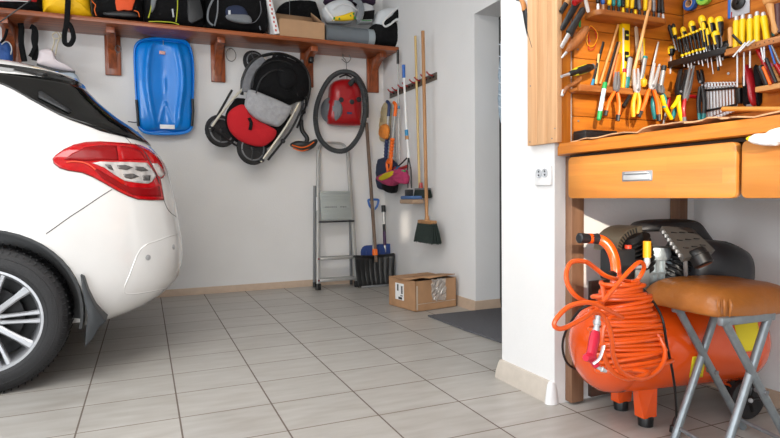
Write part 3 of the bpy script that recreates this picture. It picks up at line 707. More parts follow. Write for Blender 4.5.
cs = [(347, 86, .10), (352, 82, .15), (358, 92, .17), (361, 112, .16), (357, 134, .13), (345, 150, .1), (330, 150, .08), (318, 138, .07), (314, 118, .07), (318, 98, .07), (328, 80, .08), (341, 73, .08), (354, 77, .08), (363, 92, .07), (365, 108, .06), (364.5, 118, .06)]
path = cr_spline([V((*pl.l(a, c, d*.3), d)) for a, c, d in cs], 22)
q = pl.m().use(m_dark); q.tube(path, [.023+(.002 if i % 2 else -.002) for i in range(len(path))], 12); q.build('suction_hose', mat('ribbed_hose', '#35383a', .5), o, sharp=20)
q = pl.m().use(m_steel); q.tube(cr_spline([V((*pl.l(a, c), d)) for a, c, d in ((346, 80, .03), (345.5, 70, .03), (345, 62, .03), (342, 58, .03), (343, 54, 0)) ], 5), .004, 8); q.tube(cr_spline([V((*pl.l(a, c), .05)) for a, c in ((340, 60), (345, 64), (349, 60), (347, 56))], 5), .004, 8)
b = q.build('hanging_hook', m_hook); tag(b, 'double steel hook holding the red vacuum cleaner', 'hook')
pl = Plane('Y', 5.16)
o = thing('vacuum_nozzle', 'black and orange vacuum floor nozzle hanging beside the stroller', 'vacuum nozzle', onY(305, 151, 5.16))
q = pl.m().use(m_dsteel); q.tube([L3(302, 60), L3(303, 97)], .016, 10); q.tube([L3(303, 97), L3(301, 122)], .014, 10); q.build('tube', m_dsteel, o)
q = pl.m().use(m_blackp); q.tube(cr_spline([L3(301, 120), L3(302, 130, .01), L3(307, 138, .02), L3(306, 143, .02)], 5), .02, 10); q.build('elbow', m_blackp, o)
q = pl.m().use(m_blackp); q.box(L3(311, 60, .04), (.04, .05, .07), .01); q.build('wall_clip', m_blackp, o)
q = pl.m().use(m_blackp); q.box(L3(303, 112, .01), (.04, .03, .05), .006); q.build('lock_collar', m_blackp, o)
q = pl.m().use(m_dark); q.puff(pl.sp([(291, 143), (297, 141), (308, 142), (315, 139), (317, 142), (313, 148), (304, 151.5), (296, 149), (290, 146)], n=3), -.03, .08, rings=4); q.build('nozzle_head', m_dark, o)
q = pl.m().use(m_orangep); q.tube(cr_spline([L3(a, c, .075) for a, c in ((292, 145), (301, 147.5), (308, 146), (314, 142))], 4), .006, 6); q.tube(cr_spline([L3(a, c, .06) for a, c in ((293, 148), (301, 151), (307, 149.5), (313, 146))], 4), .005, 6); q.build('brush_strip', m_orangep, o)
# ================================================================== step ladder
o = thing('step_ladder', 'narrow aluminium step ladder leaning on back wall below vacuum', 'ladder', (1.6, 5.1, 0))
FL, FR = V((1.425, 5.03, 0)), V((1.80, 5.03, 0)); TL, TR = V((1.505, 5.235, 1.28)), V((1.795, 5.235, 1.28))
def lp(s, t): return FL.lerp(TL, t) if s == 0 else FR.lerp(TR, t)
for s in (0, 1):
    q = M().use(m_alu); q.tube([lp(s, .02), lp(s, 1.0)], .013, 8, flat=(1.5, .8)); q.build('side_rail', m_alu, o)
    q = M().use(m_blackp); q.tube([lp(s, 0)+V((0, 0, .002)), lp(s, .045)], .018, 8, flat=(1.5, .9)); q.build('rubber_foot', m_blackp, o)
    q = M().use(m_alu); x = lp(s, .6).x+(-.01 if s == 0 else .01)
    q.tube([V(((1.435, 1.80)[s], 5.20, .03)), V((x, 5.225, .95))], .010, 8, flat=(1.4, .8)); rl = q.build('rear_leg', m_dsteel, o)
    q = M().use(m_blackp); q.tube([V(((1.435, 1.80)[s], 5.20, .002)), V(((1.435, 1.80)[s], 5.20, .05))], .015, 8); q.build('rubber_foot', m_blackp, rl)
q = M().use(m_alu); q.tube(cr_spline([lp(0, .97), lp(0, 1.02)+V((.02, 0, .01)), lp(0, 1.04)+V((.07, 0, .02)), lp(1, 1.04)+V((-.07, 0, .02)), lp(1, 1.02)+V((-.02, 0, .01)), lp(1, .97)], 6), .013, 8); q.build('top_loop', m_alu, o)
for k, zt in enumerate((.085, .275)):
    a, b = lp(0, zt/1.28*1.02), lp(1, zt/1.28*1.02); q = M().use(m_alu)
    q.box((a+b)/2+V((0, .01, 0)), ((b-a).length-.02, .085, .028), .004)
    for j in range(5): q.box((a+b)/2+V((0, -.02+j*.016, .0125)), ((b-a).length-.03, .005, .003))
    q.build('step', m_alu, o)
    q = M().use(m_redl)
    for e in (a, b): q.sphere(e+V((0, -.02, 0)), .009, 8, 6)
    q.build('rivet', mat('dark_red_cap', '#7a1a1a', .5), o)
a, b = lp(0, .49), lp(1, .49); c_, d_ = lp(0, .70), lp(1, .70); n = V((0, -.03, 0))
q = M(frame((a+b)/2+n, (1, 0, 0), (c_-a))).use(mat('grey_ribbed_platform', '#a3a9a7', .5, .2)); hw = (b-a).length/2-.02; hh = (c_-a).length
q.box((0, hh/2, 0), (2*hw, hh, .022), .004)
for k in range(9): q.box((0, .02+k*(hh-.04)/8, .013), (2*hw-.01, .009, .006), .001)
q.box((0, hh*.45, .014), (2*hw-.01, .034, .002)); q.build('platform', MATS['grey_ribbed_platform'], o)
q = M(frame((a+b)/2+n, (1, 0, 0), (c_-a))).use(m_dark); q.box((0, -.012, 0), (2*hw+.05, .014, .03), .003); q.build('platform_hinge', m_dark, o)
q = M(frame((a+b)/2+n, (1, 0, 0), (c_-a))).use(m_dark)
for k in range(14): q.box((-.105+k*.013+(.03 if k > 8 else 0), hh*.45, .016), (.006, .008+.003*(k % 3), .001))
q.build('printed_label', m_dark, o)
q = M().use(m_whitep); q.box(lp(0, .61)+V((-.018, -.015, 0)), (.012, .004, .13)); q.build('side_label', m_whitep, o)

# ================================================================== snow shovels in the corner
def shovel_black():
    bl, br_ = V((1.785, 4.965, .004)), V((2.14, 4.965, .004)); hgt = .33; lean = .06
    o = thing('snow_shovel', 'black ribbed snow shovel with long wooden handle beside ladder', 'shovel', (1.96, 4.98, 0))
    tf = frame((1.9625, 4.965, .004), (1, 0, 0), (0, lean, .285))
    q = M(tf).use(m_blackp); W = .18; nx = 56; H = .29; g = []
    for j in range(9):
        t = j/8; row = []
        for i in range(nx+1):
            s = -1+2*i/nx
            rib = .006*(abs(math.sin(i/nx*PI*8))**.5)
            top = H*(1-.03*(1-abs(s)))
            w = W*(1+.12*t)
            row.append(q.v((s*w, t*top, .05*(1-math.cos(s*1.0))*1.6*(.3+t)+rib*(0 if t in (0, 1) else 1)+.035*math.sin(t*PI)*-.5)))
        g.append(row)
    for j in range(8):
        for i in range(nx): q.f([g[j][i], g[j][i+1], g[j+1][i+1], g[j+1][i]])
    b = q.build('blade', m_blackp, o, sharp=60); md = b.modifiers.new('t', 'SOLIDIFY'); md.thickness = .006
    q = M(tf).use(m_blackp); q.tube([V((-W*1.14, H*1.0, .025)), V((0, H*.97, -.0)), V((W*1.14, H*1.0, .025))], .011, 8); q.build('blade_rim', m_blackp, o)
    q = M(tf).use(m_dsteel); q.box((0, .004, .010), (2*W*.98, .018, .008), .002); q.build('scraper_edge', m_dsteel, o)
    top = onY(366.5, 123, 5.2); at = tf @ V((0.015, H*.78, .02)); col = tf @ V((0.012, H*1.07, .02))
    q = M().use(m_oldwood); q.tube([at, top], .0165, 10); q.build('handle', m_oldwood, o)
    q = M().use(m_orangep); d = (top-at).normalized(); q.lathe([(0, .026), (.01, .027), (.055, .023), (.06, .019)], 16, col-d*.02, d); q.build('socket', m_orangep, o)
shovel_black()
def blue_shovel(x, topx, topy, kind):
    yy = 5.1 if kind == 'd' else 5.16
    ft = V((x, yy, .004)); p = onY(topx, topy, yy+.07)
    o = thing('snow_shovel', {'d': 'blue shovel with blue D grip handle behind black snow shovel', 'b': 'blue shovel with black and purple shaft behind black snow shovel'}[kind], 'shovel', ft)
    tf = frame(ft, (1, 0, 0), (0, .05, 1)); q = M(tf).use(m_navyp)
    z = .375; P = rrect(-.125, 0, .125, z, .06)
    q.prism(P, -.003, .003); b = q.build('blade', mat('cobalt_plastic', '#26407e', .4), o)
    q = M(tf).use(MATS['cobalt_plastic']); q.tube([V((-.07, .03, .006)), V((-.07, z-.05, .006))], .005, 6); q.tube([V((.07, .03, .006)), V((.07, z-.05, .006))], .005, 6); q.build('blade_rib', None, b)
    a = tf @ V((0, z-.08, .01))
    if kind == 'd':
        q = M().use(m_alu); q.tube([a, p+V((0, 0, -.01))], .013, 8); q.build('shaft', m_alu, o)
        q = M().use(m_navyp); h = [p+V((dx, 0, dz)) for dx, dz in ((0, -.03), (-.035, .005), (-.05, .05), (-.045, .07), (.045, .07), (.05, .05), (.035, .005), (0, -.03))]
        q.tube(cr_spline(h, 4), .011, 8); q.build('grip', m_bluep, o)
    else:
        q = M().use(m_alu); q.tube([a, p], .012, 8); q.build('shaft', m_alu, o)
        q = M().use(m_blackp); d = (p-a).normalized(); q.tube([p-d*.03, p+d*.035], .022, 10); q.build('grip', m_blackp, o)
        q = M().use(m_blackp); q.tube([p-d*.22, p-d*.15], .015, 10); q.build('shaft_band', m_blackp, o)
        q = M().use(mat('purple_sleeve', '#43204a', .5)); q.tube([p-d*.36, p-d*.22], .0155, 10); q.build('shaft_sleeve', None, o)
blue_shovel(onY(374, 280, 5.1).x, 373.5, 207, 'd'); blue_shovel(onY(386, 280, 5.1).x+.02, 383.5, 209, 'b')

# ================================================================== tool rail on the right wall
o = thing('tool_rail', 'steel tool rail with red clips fixed to the right wall', 'tool rail', (XW-.01, 4.64, 1.78))
q = M().use(m_dsteel); q.box((XW-.006, 4.64, 1.813), (.012, .96, .058), .002); q.mats = [mat('rail_steel', '#6e665c', .5, .5)]
q.use(m_blackp)
for k in range(14): q.box((XW-.0135, 4.2+k*.068, 1.813), (.003, .034, .016), .001)
q.build('rail_plate', None, o)
for y in (4.22, 4.33, 4.45, 4.55, 4.70, 4.80, 4.93, 5.03):
    q = M().use(m_redp); q.tube([V((XW-.012, y, 1.825)), V((XW-.05, y, 1.835)), V((XW-.07, y-.006, 1.852))], .006, 8); q.build('clip', m_redp, o)
XT = XW-.05
def pole(px, top, bot, r, m, X=XT, X2=None):
    a = onX(px[0], top, X); b = onX(px[1], bot, X2 or X); q = M().use(m); q.tube([b, a], r, 10); return q, a, b
WT = lambda a, c, X=XT: onX(a, c, X)
# wood broom
o = thing('broom', 'broom with thick brown handle and black bristles, hung lowest', 'broom', WT(428, 238))
XB_ = XT-.06
q, a, b = pole((422.8, 426.8), 31, 220, .0145, m_stick, XB_); q.build('handle', m_stick, o)
c = WT(427, 220.5, XB_); ydir = V((0, 1, 0))
q = M().use(m_stick); q.box(c+V((0, 0, -.012)), (.055, .25, .03), .008); q.lathe([(0, .022), (.04, .016)], 12, c, (0, 0, 1)); q.build('head', m_stick, o)
def bristles(c, l, w, h, fl, n=34, m=m_bristle, par=None, ln=.0):
    q = M().use(m); random.seed(3)
    for i in range(n):
        for j in range(4):
            s = -1+2*i/(n-1); t = -1+2*j/3
            p0 = c+V((t*w*.4, s*l/2, 0)); p1 = c+V((t*w*(.55+fl), s*l/2*(1+fl*1.6)+random.uniform(-.003, .003)+ln, -h+random.uniform(-.008, .005)))
            q.tube([p0, p0.lerp(p1, .5), p1], [.0045, .0055, .004], 5)
    return q.build('bristles', m, par)
bristles(c+V((0, 0, -.02)), .25, .05, .155, .22, par=o, n=46)
# bamboo broom with black brush
o = thing('broom', 'push broom with pale bamboo handle behind the brown-handled broom', 'broom', WT(422, 196))
q, a, b = pole((415.3, 419.5), 36, 190, .011, m_bamboo, XT+.01); q.build('handle', m_bamboo, o)
c = WT(422.5, 189, XT); q = M().use(m_greyp); q.box(c, (.05, .215, .016), .004); q.build('head', m_greyp, o)
q = M().use(m_redp); q.lathe([(0, .018), (.05, .014)], 12, WT(421, 188.5), (0, 0, 1)); q.build('socket', m_redp, o)
bristles(c+V((0, 0, -.005)), .20, .05, .065, .06, par=o)
XM_ = XT-.07
WM = lambda a, c: onX(a, c, XM_)
def pole_m(px, top, bot, r, m): return pole(px, top, bot, r, m, XM_)
# flat mop, blue gripped white pole
o = thing('flat_mop', 'flat mop with white pole and blue grip, blue-topped tan pad', 'mop', WM(411, 204))
q, a, b = pole_m((403.8, 406.5), 74, 130, .010, m_whitep); q.build('pole', m_whitep, o)
q, a, b = pole_m((403.5, 403.9), 65, 78, .0145, m_bluep); q.build('grip', m_bluep, o)
q, a, b = pole_m((406.4, 406.8), 130, 136, .016, mat('sky_plastic', '#2a86b4', .4)); q.build('collar', None, o)
q, a, b = pole_m((406.8, 407.0), 136, 139.5, .017, m_stick); q.build('wooden_collar', m_stick, o)
q, a, b = pole_m((407.0, 408.5), 139, 154, .009, m_whitep); q.tube([WM(408.2, 153), WM(408.6, 158)], .013, 10); q.build('lower_pole', m_whitep, o)
q = M().use(m_blackp); q.tube([WM(408.5, 157), WM(407.4, 170), WM(408, 188)], .006, 8); q.tube([WM(408.5, 157), WM(411, 170), WM(411.5, 188)], .006, 8); q.box(WM(409, 193), (.04, .10, .06), .008); q.build('yoke', m_dark, o)
q = M().use(m_bluep); q.box(WM(411.5, 197.5), (.10, .25, .028), .010); q.build('mop_plate', mat('faded_blue_fabric', '#4e6c9c', .9), o)
q = M().use(m_card); q.box(WM(411.5, 201.5), (.11, .27, .038), .014); q.build('mop_pad', mat('tan_sponge', '#a98f78', .95, bump=.5), o)
# grey pole squeegee
o = thing('squeegee', 'squeegee with thin grey pole and red and blue head', 'squeegee', WT(401, 172))
q, a, b = pole((397.8, 399.2), 62, 160, .008, m_alu, XW-.04); q.build('pole', m_alu, o)
q, a, b = pole((397.8, 397.9), 50, 64, .0125, m_dark, XW-.04); q.build('grip', m_dark, o)
q = M().use(m_bluep); q.tube([WT(398.4, 106), WT(398.4, 108.6)], .014, 8); q.build('collar', MATS['sky_plastic'], o)
q = M().use(m_blackp); q.tube([WT(396, 168), WT(402, 163), WT(408, 157)], .007, 8); q.build('arm', m_blackp, o)
q = M().use(m_redp); q.tube([WT(393, 168), WT(400, 169), WT(407, 166.5)], .016, 8); q.build('rubber_head', m_redp, o)
q = M().use(MATS['sky_plastic']); q.tube([WT(395.5, 171), WT(399, 168)], .02, 8); q.build('clamp', None, o)
o = thing('mop_handle', 'bare thin grey metal pole between the squeegee and orange brush', 'pole', WT(395.5, 170, XW-.03))
q, a, b = pole((394.3, 395.6), 108, 170, .007, m_dsteel, XW-.03); q.build('pole', m_dsteel, o)
# snow brushes navy and orange
def snowbrush(name, x0, x1, yt, y1, y2, yb, mh, mg, lab, X):
    o = thing('snow_brush', lab, 'snow brush', WT(x1, yb, X))
    f = lambda y: x0+(x1-x0)*(y-yt)/(yb-yt)
    q = M().use(mh); q.tube(cr_spline([WT(f(yt)-2.4, yt+.5, X), WT(f(yt+5), yt+4, X), WT(f(y1), y1, X)], 5), [.016]*10+[.019], 10); q.build('grip', mh, o)
    q = M().use(m_alu); q.tube([WT(f(y1)-.1, y1-1, X), WT(f(y2), y2+1, X)], .013, 10); q.build('shaft', m_alu, o)
    q = M().use(mg); pts = [WT(f(y2+(yb-y2)*k/24), y2+(yb-y2)*k/24, X) for k in range(25)]
    q.tube(pts, [.019+(.003 if k % 3 else -.003) for k in range(25)], 10); q.build('sleeve', mg, o, sharp=20); return o, f
o1, f = snowbrush('n', 389.5, 385.5, 101, 116, 134, 160, m_navyp, m_navyp, 'snow brush with navy grip and navy bristle head on the rail', XW-.05)
q = M().use(m_navyf); tf = Plane('X', XW-.06)
q = tf.m().use(m_navyf); q.puff(tf.sp([(379, 159), (390, 159), (394, 166), (391, 176), (389, 187), (383, 190), (377, 186), (376, 172)], n=3), -.05, .04, wob=.006); q.build('brush_head', m_navyf, o1, sharp=70)
o2, f = snowbrush('o', 396.3, 390, 102, 116, 138, 164, m_orangep, m_orangep, 'orange gripped snow brush with ribbed orange sleeve on the rail', XW-.09)
q = M().use(m_orangep); q.tube(cr_spline([WT(388, 172, XW-.1), WT(387, 163, XW-.1), WT(391, 158, XW-.1), WT(391, 166, XW-.1), WT(389, 173, XW-.1)], 4), .014, 8); q.build('scraper_head', m_orangep, o2)
pl = Plane('X', XW-.11); q = pl.m().use(m_blackf); q.puff(pl.sp([(383, 178), (394, 178), (396, 186), (394, 193), (387, 192), (383, 188)], n=3), -.03, .03, wob=.004); q.build('bristle_pad', m_blackf, o2, sharp=70)
# chenille mop duster
pl = Plane('X', XW-.14)
o = thing('chenille_duster', 'magenta and yellow chenille duster in front of the snow brushes', 'duster', pl.w(393, 185))
q = pl.m().use(m_pinky); q.puff(pl.sp([(378, 178), (384, 174), (394, 170), (404, 169), (407, 174), (406.5, 184), (400, 182), (393, 186), (385, 184)], n=4), -.03, .05, wob=.008); q.build('duster_head', m_pinky, o, sharp=70)
q = pl.m().use(m_yelp); q.puff(pl.sp([(383, 178.5), (388, 174), (397, 171), (398, 175), (392, 179), (386, 180.5)], n=4), .02, .062, wob=.004); q.build('yellow_section', mat('yellow_chenille', '#d8c018', .95, bump=1, bscale=120), o, sharp=70)
q = M().use(m_green); q.tube([pl.w(397, 171, .02), pl.w(405, 171, .02)], .008, 8); q.build('duster_frame', m_green, o)
# beige cloth and orange duster
pl = Plane('X', XW-.03)
o = thing('hanging_cloth', 'ragged beige cloth hanging at the corner end of the rail', 'cloth', pl.w(385, 128))
q = pl.m().use(m_lace); q.puff(pl.sp([(386, 102), (390, 104), (389, 120), (387, 140), (382, 141), (379, 136), (381, 120), (384, 108)], n=3), -.02, .03, wob=.013); q.build('cloth_fold', mat('beige_rag', '#c9b68e', .95, bump=1, bscale=50), o, sharp=70)
pl = Plane('X', XW-.07)
b = pl.m().use(m_orf); b.puff(pl.sp([(381, 127), (386, 124), (388, 130), (387, 139), (383, 138), (380, 134)], n=3), -.02, .03, wob=.006)
b = b.build('duster_tuft', mat('orange_fleece', '#e08838', .95, bump=1, bscale=60), sharp=70); tag(b, 'small orange fleece duster against the beige cloth', 'duster')

# ================================================================== cardboard box on the floor
P1, P2, P3 = onZ(388, 304.6), onZ(415.8, 312.3), onZ(457.2, 306.3)
P3 = P2+(P3-P2)*.97
ex = (P3-P2).normalized(); ey = V((-ex.y, ex.x, 0)); W, D, Hh = (P3-P2).length, (P1-P2).length*.98, .222
tf = frame(P2+V((0, 0, .002)), ex, ey)
o = thing('cardboard_box', 'large worn cardboard box on the floor below the brooms', 'box', P2+ex*W/2+ey*D/2)
q = M(tf).use(m_card2); th = .005
q.box((W/2, th/2, Hh/2), (W, th, Hh)); q.box((W/2, D-th/2, Hh/2), (W, th, Hh)); q.box((th/2, D/2, Hh/2), (th, D, Hh)); q.box((W-th/2, D/2, Hh/2), (th, D, Hh)); q.box((W/2, D/2, th/2), (W, D, th))
q.box((W/2, D*.74, Hh-.004), (W, D*.52, .005)); q.build('box_body', m_card2, o)
q = M(tf).use(m_card2)
for (x0, y0, x1, y1, z0, z1) in ((-.02, .05, W*1.0, D*.60, Hh+.001, Hh+.014), (.10, -.03, W*.98, D*.5, Hh+.012, Hh+.022)):
    vs = [q.v(p) for p in ((x0, y0, z1), (x1, y0+.03, z1+.006), (x1, y1, z0), (x0, y1, z0))]; q.f(vs)
fl = q.build('flap', m_card2, o); fl.modifiers.new('t', 'SOLIDIFY').thickness = .005
q = M(tf).use(m_blackp); q.box((W*.55, .055, Hh-.012), (W*.62, .09, .02), .006); q.build('dark_contents', m_blackp, o)
q = M(tf).use(m_paper); q.box((-.0015, D*.58, Hh*.55), (.002, .115, .125)); sl = q.build('shipping_label', m_paper, o); sl['label'] = 'white printed shipping label'
q = M(tf).use(m_blackp)
for (yy, zz, hy, hz) in ((.64, .68, .018, .05), (.50, .62, .012, .06), (.46, .62, .006, .06), (.55, .33, .05, .018), (.5, .42, .03, .008)): q.box((-.003, D*yy, Hh*zz), (.001, hy, hz))
q.build('label_print', m_blackp, sl)
q = M(tf).use(mat('clear_packing_film', '#e8ded4', .12, trans=.55, bump=1, bscale=35, coat=.6)); random.seed(5); g = []
for j in range(10):
    g.append([q.v((W*(.36+.36*i/9)+random.uniform(-.006, .006), -.006-random.uniform(0, .012), Hh*(.30+.72*j/9)+random.uniform(-.006, .006))) for i in range(10)])
for j in range(9):
    for i in range(9): q.f([g[j][i], g[j][i+1], g[j+1][i+1], g[j+1][i]])
fm = q.build('plastic_wrap', None, o, smooth=False); fm.modifiers.new('t', 'SOLIDIFY').thickness = .0008
q = M(tf).use(m_card); q.box((W*.5, -.0015, Hh*.24), (W*.96, .002, .004)); q.box((.012, -.0015, Hh*.45), (.012, .002, Hh*.8)); q.build('packing_tape', mat('pale_tape', '#c3b3a2', .3), o)

# ================================================================== door mat
q = M().use(m_matm); P = [(1.80, 3.575), (2.41, 3.575), (2.41, 2.4), (1.98, 2.40), (1.90, 2.5), (1.865, 2.62), (1.84, 2.80), (1.815, 3.1)]
t2 = M(frame((0, 0, .001), (1, 0, 0), (0, 1, 0))).use(m_matm); t2.prism(P, 0, .011, .003); b = t2.build('door_mat', m_matm); tag(b, 'dark grey textile door mat on the floor at doorway', 'mat')
o = thing('hanging_shirt', 'pale blue checked cloth hanging on the door edge', 'cloth', onY(502, 130, 3.2))
pl = Plane('X', 2.36); q = pl.m().use(m_cloth)
P = pl.sp([(504, 30), (507, 30), (510, 60), (510, 128), (505, 129), (500.5, 118), (500, 96), (501.5, 84), (500, 76), (501.5, 60)], n=3)
q.puff(P, -.02, .03, wob=.004); q.build('cloth_fold', m_cloth, o, sharp=70)
q = pl.m().use(mat('pale_grid_line', '#dfe6ec', .9))
for yy in (44, 56, 68, 82, 94, 106): q.tube([V((*pl.l(a, yy+(a-502)*.5), .034)) for a in (502.5, 506, 509)], .003, 6)
q.build('check_stripe', None, o)
q = M().use(m_steel); p = onY(504, 30, 3.2); pz = pl.w(506, 31); q.tube([pz, V((XD+.005, pz.y, pz.z+.01))], .004, 6); q.build('peg', m_steel, o)
# socket on the pillar
o = thing('power_socket', 'white double power socket on the white pillar face', 'socket', onX(544, 181, XP))
a = onX(537.5, 168, XP); b = onX(552, 184, XP); q = M().use(m_whitep)
q.box((XP-.006, (a.y+b.y)/2, (a.z+b.z)/2-.0), (.012, abs(a.y-b.y)+.01, .078), .004); q.build('face_plate', m_whitep, o)
for px in (541.5, 547.5):
    p = onX(px, 173.5 if px < 545 else 173, XP); q = M().use(m_greyp)
    q.lathe([(0, .0185), (.004, .0185), (.004, .016), (.001, .015)], 18, (XP-.012, p.y, p.z), (-1, 0, 0)); s_ = q.build('socket_ring', mat('socket_grey', '#b9bcc0', .4), o)
    q = M().use(m_blackp)
    for dz in (-.007, .007): q.sphere((XP-.0145, p.y, p.z+dz), .0034, 8, 6)
    q.build('pin_hole', m_blackp, s_)
# ================================================================== workbench
XF, YE, ZW0, ZW1 = 1.45, 1.766, .998, 1.040
YQ = .2
o = thing('workbench', 'orange varnished wooden workbench top on brown posts', 'workbench', (1.8, 1.0, 0))
q = M().use(m_bench); q.box(((XF+XN-.004)/2, (YE+YQ)/2, (ZW0+ZW1)/2), (XN-.004-XF, YE-YQ, ZW1-ZW0), .004); q.build('worktop', m_bench, o)
q = M().use(m_bench); q.box(((1.51+XN-.004)/2, (YN-.005+YE)/2, (ZW0+ZW1)/2), (XN-.004-1.51, YN-.005-YE, ZW1-ZW0-.004), .003); q.build('end_filler', m_bench, o)
for (x, y, m_, dx, dy) in ((1.583, YN-.021, m_post, .062, .04), (2.15, YN-.03, m_post, .05, .05), (1.575, YQ+.1, m_post, .075, .04)):
    q = M().use(m_); q.box((x, y, ZW0/2+.004), (dx, dy, ZW0-.01), .003); q.build('post', m_, o)
q = M().use(m_dkpost); q.box((1.90, YN-.012, .25), (.46, .02, .48), .002); q.build('lower_board', m_dkpost, o)
q = M().use(m_dark); q.box((1.512, (YE+YQ)/2, .991), (.03, YE-YQ-.02, .010)); q.build('front_rail', mat('dark_brown_rail', '#3a2d24', .7), o)  # dark brown strip under the worktop front
for k, (y1, y0, px) in enumerate(((1.731, 1.062, 637), (1.048, .36, None))):
    c = V((1.478, (y1+y0)/2, .9075)); o = thing('bench_drawer', ('laminated wood bench drawer with recessed metal pull', 'laminated wood bench drawer at right edge below the white rag')[k], 'drawer', (1.478, c.y, .832))
    tf = frame((1.467, y1, .832), (0, -1, 0), (0, 0, 1))
    q = M(tf).use(m_drawer); q.prism(rrect(0, 0, y1-y0, .153, .016, 5), -.022, 0, .003); q.build('drawer_front', m_drawer, o)
    q = M().use(m_drawer); q.box((1.78, c.y, .905), (.56, y1-y0-.03, .12), .003); q.build('drawer_box', m_drawer, o)
    if px:
        p = onX(637, 176, 1.467); q = M(frame((1.467, p.y, p.z), (0, -1, 0), (0, 0, 1)))
        q.use(m_alu); q.prism(rrect(-.062, -.0165, .062, .0165, .003, 2), -.002, .0015, .0005); h = q.build('recessed_pull', mat('brushed_plate', '#a7abb0', .35, .7), o)
        q = M(frame((1.467, p.y, p.z), (0, -1, 0), (0, 0, 1))).use(m_steel)
        q.prism([(-.055, -.012), (.055, -.012), (.053, .004), (-.053, .004)], .001, .005, .001); q.box((0, .010, .005), (.09, .006, .008), .002); q.build('pull_lip', mat('bright_plate', '#d9dcdf', .3, .6), h)

# ================================================================== tool cabinet boards
YBD = 1.83; XBD = 2.165; ZB1 = 2.05
q = M().use(m_orange); zc = (ZW1+ZB1)/2+.002
o = thing('tool_board', 'orange varnished tool board facing the room above bench', 'tool board', (1.85, YBD, ZW1))
for k in range(9):
    z0 = ZW1+.004+k*.115; q = M().use(m_orange); q.box((1.88, YBD+.008, z0+.0565), (.60, .014, .113), .002); q.build('board_plank', m_orange, o)
o = thing('tool_board', 'orange tool board on the inner wall above bench, right side', 'tool board', (XBD, 1.2, ZW1))
for k in range(9):
    z0 = ZW1+.004+k*.115; q = M().use(m_orangey); q.box((XBD+.008, 1.01, z0+.0565), (.014, 1.62, .113), .002); q.build('board_plank', m_orangey, o)
q = M().use(m_racky); q.box((XBD+.064, 1.01, zc), (.094, 1.60, ZB1-ZW1-.01), .002); q.build('backing_batten', m_racky, o)
pa = onX(527.5, 146, 1.475); pb = onX(552, 143.5, 1.475); 
o = thing('cabinet_side', 'pale unpainted wooden panel at left end of tool board', 'panel', (1.48, 1.93, pa.z))
y0, y1 = onX(557, 140, 1.475).y, pa.y
q = M().use(m_panel); z0 = pa.z
for k in range(3):
    yy0 = y0+(y1-y0)*k/3; yy1 = y0+(y1-y0)*(k+1)/3; q.box((1.4865, (yy0+yy1)/2, (z0+ZB1)/2), (.023, yy1-yy0, ZB1-z0), .0012)
q.build('panel_board', m_panel, o)
for px, py in ((530, 142), (552, 138.5), (555, 128.5), (530.5, 86)):
    q = M().use(m_dsteel); p = onX(px, py, 1.475); q.lathe([(0, .0028), (.0015, .0028)], 10, (1.4752, p.y, p.z), (-1, 0, 0)); q.build('screw_head', m_dsteel, o)
q = M().use(m_orangev); p0 = onY(559.5, 100, YBD-.012).x; p1 = onY(571, 100, YBD-.012).x
q.box(((p0+p1)/2, YBD-.006, zc), (p1-p0, .012, ZB1-ZW1-.01), .002); b = q.build('upright_batten', m_orangev); tag(b, 'orange vertical batten at left edge of the tool board', 'batten')

# ------------------------------------------------------------------ tool helpers (all placed on real board planes)
LB = Plane('Y', YBD); RB = Plane('X', XBD)
def spindle(name, label, cat, pl, p0, p1, off, parts, group=None, seg=14):
    """parts: (name, material, flat, [(t, r)...]) along the axis from pixel p0 (tail) to p1 (tip)"""
    a = pl.w(*p0, off if not isinstance(off, tuple) else off[0]); b = pl.w(*p1, off if not isinstance(off, tuple) else off[1])
    L = (b-a).length; ax = (b-a)/L; nrm = pl.tf.to_3x3() @ V((0, 0, 1))
    side = ax.cross(nrm)
    o = thing(name, label, cat, a.lerp(b, .5), group)
    for nm, m, fl, prof in parts:
        q = M().use(m); q.lathe([(t*L, r) for t, r in prof], seg, a, ax, flat=fl, side=side); q.build(nm, m, o)
    return o
def H(a, b, r, dome=True): # simple bulged handle profile between fractions
    return [(a, r*.55), (a+(b-a)*.06, r*.92), (a+(b-a)*.3, r), (a+(b-a)*.6, r*.86), (a+(b-a)*.85, r), (b-(b-a)*.02, r*.75), (b, r*.4)]
def C(a, b, r): return [(a, r), (b, r)]
PX = .0042
